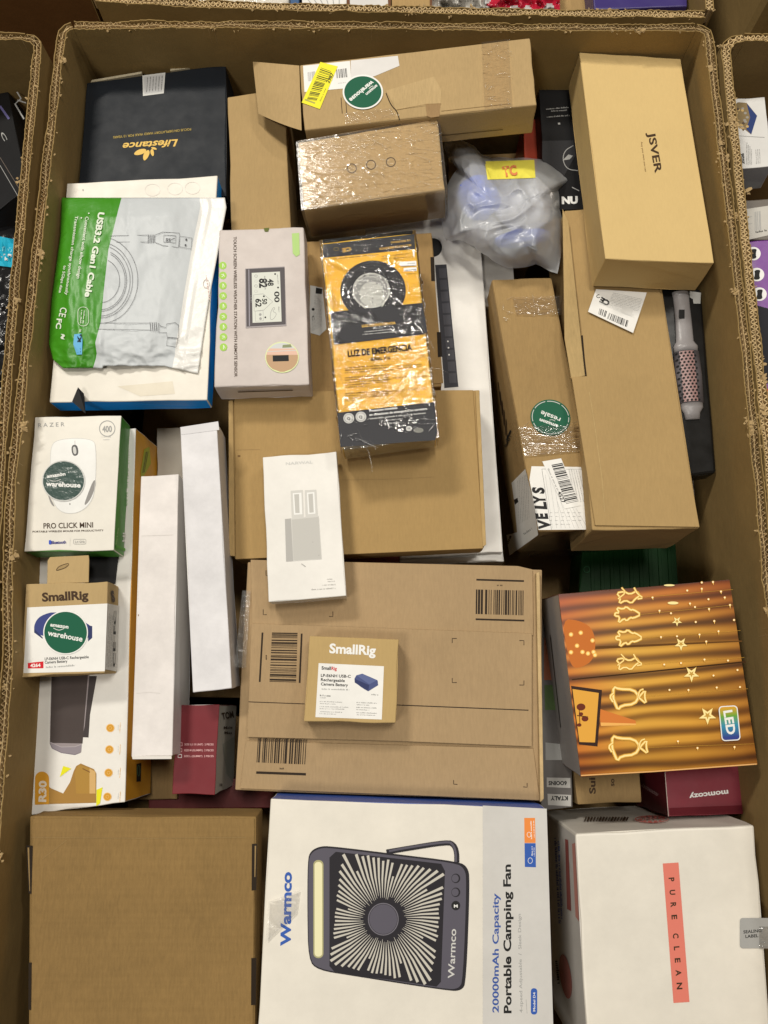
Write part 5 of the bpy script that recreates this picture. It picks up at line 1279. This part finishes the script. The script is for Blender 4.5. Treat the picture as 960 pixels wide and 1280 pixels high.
cr = N(nt, 'ShaderNodeValToRGB'); el = cr.color_ramp.elements; el[0].position = 0; el[0].color = (.55, .06, .01, 1); el[1].position = 1; el[1].color = (.02, .04, .25, 1)
for p_, c_ in ((.22, (.65, .35, .02, 1)), (.45, (.12, .35, .03, 1)), (.7, (.02, .25, .40, 1))): e = el.new(p_); e.color = c_
lk(nt, mr.outputs[0], cr.inputs[0]); lk(nt, cr.outputs[0], b.inputs['Base Color'])
pr = Print(bx, bx.top, .0024, B6)
def tilt(pts): return [(x + (y - 650) * .10, y - (x - 806) * .06) for x, y in pts]
pr.poly(tilt(rr(768, 583, 844, 723, 15)), iW); pr.poly(tilt(rr(772, 587, 840, 719, 12)), ld)
pr.text('LED', (782, 604), (797, 700), 34, iW, .02); pr.build('badge', label='rainbow coloured badge')
pr = Print(bx, bx.side(3), .0004, B6); pr.line([(88, 300), (130, 670)], 2.5, dk); pr.build('side_slot')

# --- maroon box and neighbours under it
mar = coat((.20, .02, .035), .4)
bx = Box('maroon_box', 'small maroon box with white lettering, half under the curtain light box', 'box',
         [(830, 950), (931, 944), (934.5, 1017.5), (835, 1021)], -.125, .09, [mar, mar, mar, mar, coat((.13, .013, .022))], [(788, 955), None, None, (796, 1003)], r=.0008, reg=.03)
pr = Print(bx, bx.top, .0003, B6); pr.text('momcozy', (800, 920), (644, 938), 20, iW, .02); pr.line([(548, 850), (562, 1026)], 2.5, ink((.6, .5, .45))); pr.poly([(565, 992), (876, 980), (878, 1012), (568, 1022)], ink((.13, .012, .02))); pr.build('lettering')
pr = Print(bx, bx.side(3), .0003, B6); pr.text('momcozy', (522, 935), (456, 895), 16, ink((.45, .3, .3)), 0); pr.build('side_lettering')
bx = Box('kraft_carton', 'small kraft carton with brown lettering in the gap left of the maroon box', 'carton',
         [(715, 955), (800, 950), (802, 1003), (722, 1006)], -.15, .08, card((.30, .19, .09)), r=.0012, reg=.01)
pr = Print(bx, bx.top, .0003, B6); pr.text('Sui', (270, 935), (268, 870), 24, iBr, .02); pr.text('so', (345, 905), (345, 875), 18, iBr, .01); pr.build('lettering')
bx = Box('black_white_box', 'narrow dark box with pale printed bands at the right edge of the flat mailer', 'box',
         [(676, 760), (712, 756), (716, 1010), (676, 1014)], -.15, .08, coat((.10, .09, .085)), r=.001, reg=.01)
pr = Print(bx, bx.top, .0003, B6)
pr.poly([(70, 730), (150, 738), (150, 800), (70, 800)], iGr); pr.poly([(75, 870), (170, 872), (170, 912), (75, 908)], ink((.45, .44, .42))); pr.poly([(78, 935), (172, 940), (172, 985), (80, 980)], ink((.45, .44, .42)))
pr.text('6OOINS', (155, 885), (82, 885), 15, iK, .03); pr.text('KTALY', (160, 945), (90, 945), 16, iK, .03); pr.poly([(64, 310), (90, 320), (95, 480), (64, 480)], ink((.35, .12, .06))); pr.poly([(66, 500), (100, 500), (110, 600), (68, 600)], ink((.10, .16, .06)))
pr.build('printing')
gp = coat((.004, .035, .006), .5, spec=.15)
bx = Box('green_crate', 'dark green plastic tray lid deep between the cartons and the curtain light box', 'tray',
         [(728, 680), (850, 678), (858, 752), (722, 756)], -.29, .08, gp, r=.002, reg=.01)
for i in range(9): bx.slab('rib', [(738 + i * 12, 684), (742 + i * 12, 684), (744 + i * 12.3, 748), (739 + i * 12.3, 748)], 0, .002, gp)
pr = Print(bx, bx.top, .003, B6); pr.ring((235, 38), 12, 12, 3, ink((.03, .12, .05)), 20); pr.build('printed_ring')
# loose fillers deeper in the gaps
bx = Box('dark_carton', 'dark grey carton at the bottom of the gap by the right wall', 'box', [(845, 560), (905, 560), (915, 735), (850, 740)], -.33, .2, coat((.05, .045, .04)), r=.002, reg=.01)
bx = Box('beige_carton', 'thin beige carton end showing beside the kraft carton and right wall', 'box', [(850, 590), (866, 590), (872, 655), (855, 655)], -.17, .1, coat((.35, .32, .27)), r=.001, reg=.01)
bx = Box('red_black_box', 'red and black box edge between the kraft mailer and the flat mailer', 'box', [(430, 680), (500, 680), (500, 712), (430, 712)], -.15, .1, coat((.14, .02, .015)), r=.001, reg=.01)
bx = Box('white_tray', 'white box end beneath the keyboard box, near the right end of the kraft mailer', 'box', [(480, 694), (629, 689), (631, 702), (482, 708)], -.17, .08, wht, r=.001, reg=.01)
bx = Box('grey_white_box', 'greyish white box with a toothed edge behind the long taped carton', 'box', [(590, 310), (640, 310), (645, 380), (596, 384)], -.16, .1, coat((.36, .34, .31)), r=.001, reg=.01)
def plain(label, x0, x1, y0, y1, z1, z0, m):
    T = Thing('kraft_carton', label, 'carton', ((x0 + x1) / 2, (y0 + y1) / 2, z0))
    P = [np.array(p) for p in ((x0, y1, z1), (x1, y1, z1), (x1, y0, z1), (x0, y0, z1))]
    V, Fc, I = hexa(P, [p - np.array([0, 0, z1 - z0]) for p in P], m, .003); T.mesh('body', V, Fc, m)
plain('large dark kraft carton under the heap, on the left side', -.45, -.03, .0, .95, -.36, -.8, card(KDK))
plain('second large dark kraft carton under the heap, on the right side', -.01, .44, .0, .70, -.40, -.8, card(KDK))
plain('dark kraft carton under the heap at its near end', -.43, .45, -.42, -.03, -.37, -.8, card(KDK))

# ------------------------------------------------------------------ neighbours' contents
bx = Box('black_game_box', 'black box with a grey angular mark in the left bin', 'box', [(-70, 95), (4, 82), (34, 235), (-50, 300)], -.10, .1, blk, r=.001, reg=.03)
pr = Print(bx, bx.top, .0004, C1)
pr.line([(170, 920), (210, 985), (150, 1040), (240, 1190)], 14, iGr); pr.line([(175, 1000), (260, 1030)], 12, iGr); pr.line([(0, 1060), (90, 1190)], 22, ink((.12, .11, .25))); pr.tr = A1; pr.text('C', (0, 500), (16, 530), 14, iGr); pr.line([(0, 620), (70, 740)], 2, iGr); pr.line([(0, 590), (80, 720)], 2, ink((.15, .12, .1)))
pr.build('printing')
bx = Box('striped_box', 'grey striped black box end below the black box in the left bin', 'box', [(-60, 225), (22, 210), (24, 296), (-60, 300)], -.13, .08, coat((.06, .05, .045)), r=.001, reg=.02)
pr = Print(bx, bx.top, .0004, A1)
pr.poly([(0, 690), (60, 800), (60, 830), (0, 838)], coat((.30, .27, .22)))
for i in range(6): pr.line([(2, 740 + i * 16), (34 - i * 2, 800 + i * 8)], 4, iGr)
pr.build('printed_stripes')
T = Thing('black_bag', 'glossy black plastic bag with a bright blue label in the left bin', 'bag', at(-30, 400, -.12))
bf = Face(at(-10, 400, -.10), (0, 0, 1))
def hb2(u, v): return .012 * (noise.ridged_multi_fractal(Vector((u * .03, v * .03, 4.4)), 1, 2, 4, 1, 2) - .8) + .02 * (1 - ((v - 400) / 110) ** 2)
bf.h = hb2; V = []; Fc = []
for j in range(61):
    for i in range(41): V.append(bf.hit(-90 + 116 * i / 40 - 14 * (j / 60), 283 + 235 * j / 60))
for j in range(60):
    for i in range(40): k = j * 41 + i; Fc.append((k, k + 41, k + 42, k + 1))
T.mesh('bag', V, Fc, plastic((.012, .012, .013), .2, crink=.5), smooth=True)
pr = Print(T, bf, .003, C2); pr.quadgrid([(-60, 470), (80, 498), (75, 622), (-60, 605)], ink((.02, .38, .55)), 10, 6); pr.text('SP', (52, 562), (-2, 560), 26, iW, .04); pr.text('SNUG', (55, 530), (-5, 524), 22, ink((.3, .7, .8)), 0); pr.build('label', label='bright blue label')
# right bin
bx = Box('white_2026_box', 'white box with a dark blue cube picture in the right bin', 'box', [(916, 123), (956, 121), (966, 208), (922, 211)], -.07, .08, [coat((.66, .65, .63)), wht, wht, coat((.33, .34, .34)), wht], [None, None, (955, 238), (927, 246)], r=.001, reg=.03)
pr = Print(bx, bx.top, .0003, C7)
pr.poly([(130, 330), (150, 312), (190, 315), (236, 372), (210, 455), (190, 440), (150, 402), (128, 380)], ink((.22, .16, .08))); pr.poly([(190, 318), (236, 372), (210, 455), (188, 432), (205, 380)], ink((.03, .05, .16))); r = random.Random(2)
for _ in range(16): pr.disc((r.uniform(140, 195), r.uniform(325, 425)), 7, 6, r.choice((ink((.5, .35, .15)), ink((.3, .28, .25)), ink((.1, .07, .05)))), 7)
pr.line([(140, 460), (270, 468)], 1.5, iGr); pr.text('2026', (180, 586), (177, 538), 13, iK, .02)
for i in range(4): pr.words((192 + i * 7, 590), (192 + i * 7, 490 + i * 10), 3.5, iGr, i)
for i in range(3): pr.words((235 + i * 8, 585), (232 + i * 8, 520), 3.5, iGr, i + 5)
pr.build('printing')
bx = Box('labelled_package', 'dull package with a white shipping label in the right bin', 'package', [(926, 250), (1010, 244), (1014, 300), (930, 300)], -.10, .06, coat((.14, .12, .10)), r=.002, reg=.02)
pr = Print(bx, bx.top, .0003, C7); pr.poly([(165, 790), (300, 770), (300, 900), (190, 925), (172, 880)], coat((.52, .50, .45))); pr.bars([(222, 800), (252, 795), (256, 880), (226, 885)], iGr, 6, 3); pr.words((170, 830), (215, 822), 5, iGr, 1); pr.words((180, 860), (215, 852), 5, iGr, 2); pr.words((225, 895), (280, 885), 9, iK, 3); pr.build('label')
pur = coat((.16, .028, .26), .35)
bx = Box('purple_box', 'purple box with a column of white round pictures in the right bin', 'box', [(930, 302), (1060, 290), (1080, 700), (948, 700)], -.06, .1, pur, r=.0015, reg=.02)
pr = Print(bx, bx.top, .0003, C7)
for (x, y) in ((219, 985), (235, 1078), (246, 1165)): pr.disc((x, y), 33, 30, iW, 30); pr.poly(sm([(x - 12, y - 20), (x + 18, y - 22), (x + 10, y), (x + 16, y + 22), (x - 16, y + 24), (x - 8, y)]), iK)
pr.tr = C8
pr.poly([(255, 0), (330, 20), (330, 310), (300, 330), (285, 230), (262, 60)], ink((.02, .02, .025))); pr.poly([(300, 330), (340, 350), (340, 400), (308, 380)], ink((.6, .08, .04)))
pr.poly([(302, 440), (340, 430), (340, 540), (305, 530)], ink((.45, .25, .18))); pr.poly([(288, 220), (300, 330), (296, 400), (280, 300)], ink((.30, .03, .30)))
pr.build('printing')
# far bin
bx = Box('white_bag_box', 'long white wrapped package at the left in the far bin', 'package', [(136, -60), (360, -60), (362, 10), (132, 6)], -.06, .1, coat((.62, .58, .52)), r=.004, reg=.02)
bx.wrap(film(.15, .05, .05), .003, .003, 20, 3)
bx = Box('blue_spine_box', 'thin blue box spine between the white packages in the far bin', 'box', [(362, -50), (373, -50), (374, 12), (363, 12)], -.055, .1, coat((.03, .09, .22)), r=.001, reg=.02)
bx = Box('white_label_box', 'white box with a printed address label in the far bin', 'box', [(376, -50), (432, -50), (434, 15), (377, 13)], -.05, .1, wht, r=.001, reg=.02)
pr = Print(bx, bx.top, .0003, ID)
for i in range(6): pr.line([(384 + i * 8, -2), (394 + i * 6, 11)], 1.0, iGr)
pr.build('label_print')
bx = Box('white_label_box', 'plain white box right of the one with an address label in the far bin', 'box', [(436, -50), (484, -50), (486, 17), (437, 15)], -.055, .1, coat((.66, .64, .62)), r=.001, reg=.02)
bx = Box('kraft_carton', 'kraft carton end beside the foil bags in the far bin', 'carton', [(489, -50), (537, -50), (538, 20), (490, 18)], -.06, .1, kBody, r=.001, reg=.02)
for i, (x0, x1, c_, lab) in enumerate(((540, 612, (.42, .40, .36), 'silver foil bag among the goods in the far bin'), (606, 700, (.45, .015, .04), 'red and silver foil bag beside the purple box in the far bin'))):
    T = Thing('foil_bag', lab, 'bag', at((x0 + x1) / 2, -10, -.08)); ff = Face(at(600, 0, -.07), (0, 0, 1))
    def hf(u, v, s=i): return .03 * (noise.ridged_multi_fractal(Vector((u * .04, v * .05, s * 3.1)), 1, 2, 4, 1, 2) - .9)
    ff.h = hf; V = []; Fc = []; I = []
    for j in range(31):
        for k in range(51): V.append(ff.hit(x0 + (x1 - x0) * k / 50, -50 + 74 * j / 30))
    for j in range(30):
        for k in range(50): q = j * 51 + k; Fc.append((q, q + 51, q + 52, q + 1)); I.append(1 if noise.noise(Vector((k * .13, j * .13, i))) > .12 else 0)
    f1 = plastic(c_, .22, crink=.4); f2 = plastic((.5, .49, .48) if i else (.3, .28, .25), .2, crink=.4); T.mesh('bag', V, Fc, [f1, f2], I, smooth=True)
bx = Box('purple_box', 'dark purple box at the right end of the far bin', 'box', [(738, -50), (856, -50), (860, 8), (742, 12)], -.04, .07, coat((.045, .03, .16), .35), r=.002, reg=.02)
bx = Box('black_box', 'black box partly under the dark purple box in the far bin', 'box', [(742, -30), (862, -30), (872, 24), (746, 24)], -.115, .1, blk, r=.002, reg=.02)
bx = Box('kraft_carton', 'kraft carton between the red foil bag and the purple box in the far bin', 'carton', [(697, -50), (738, -50), (740, 22), (699, 22)], -.09, .1, kBody, r=.002, reg=.02)
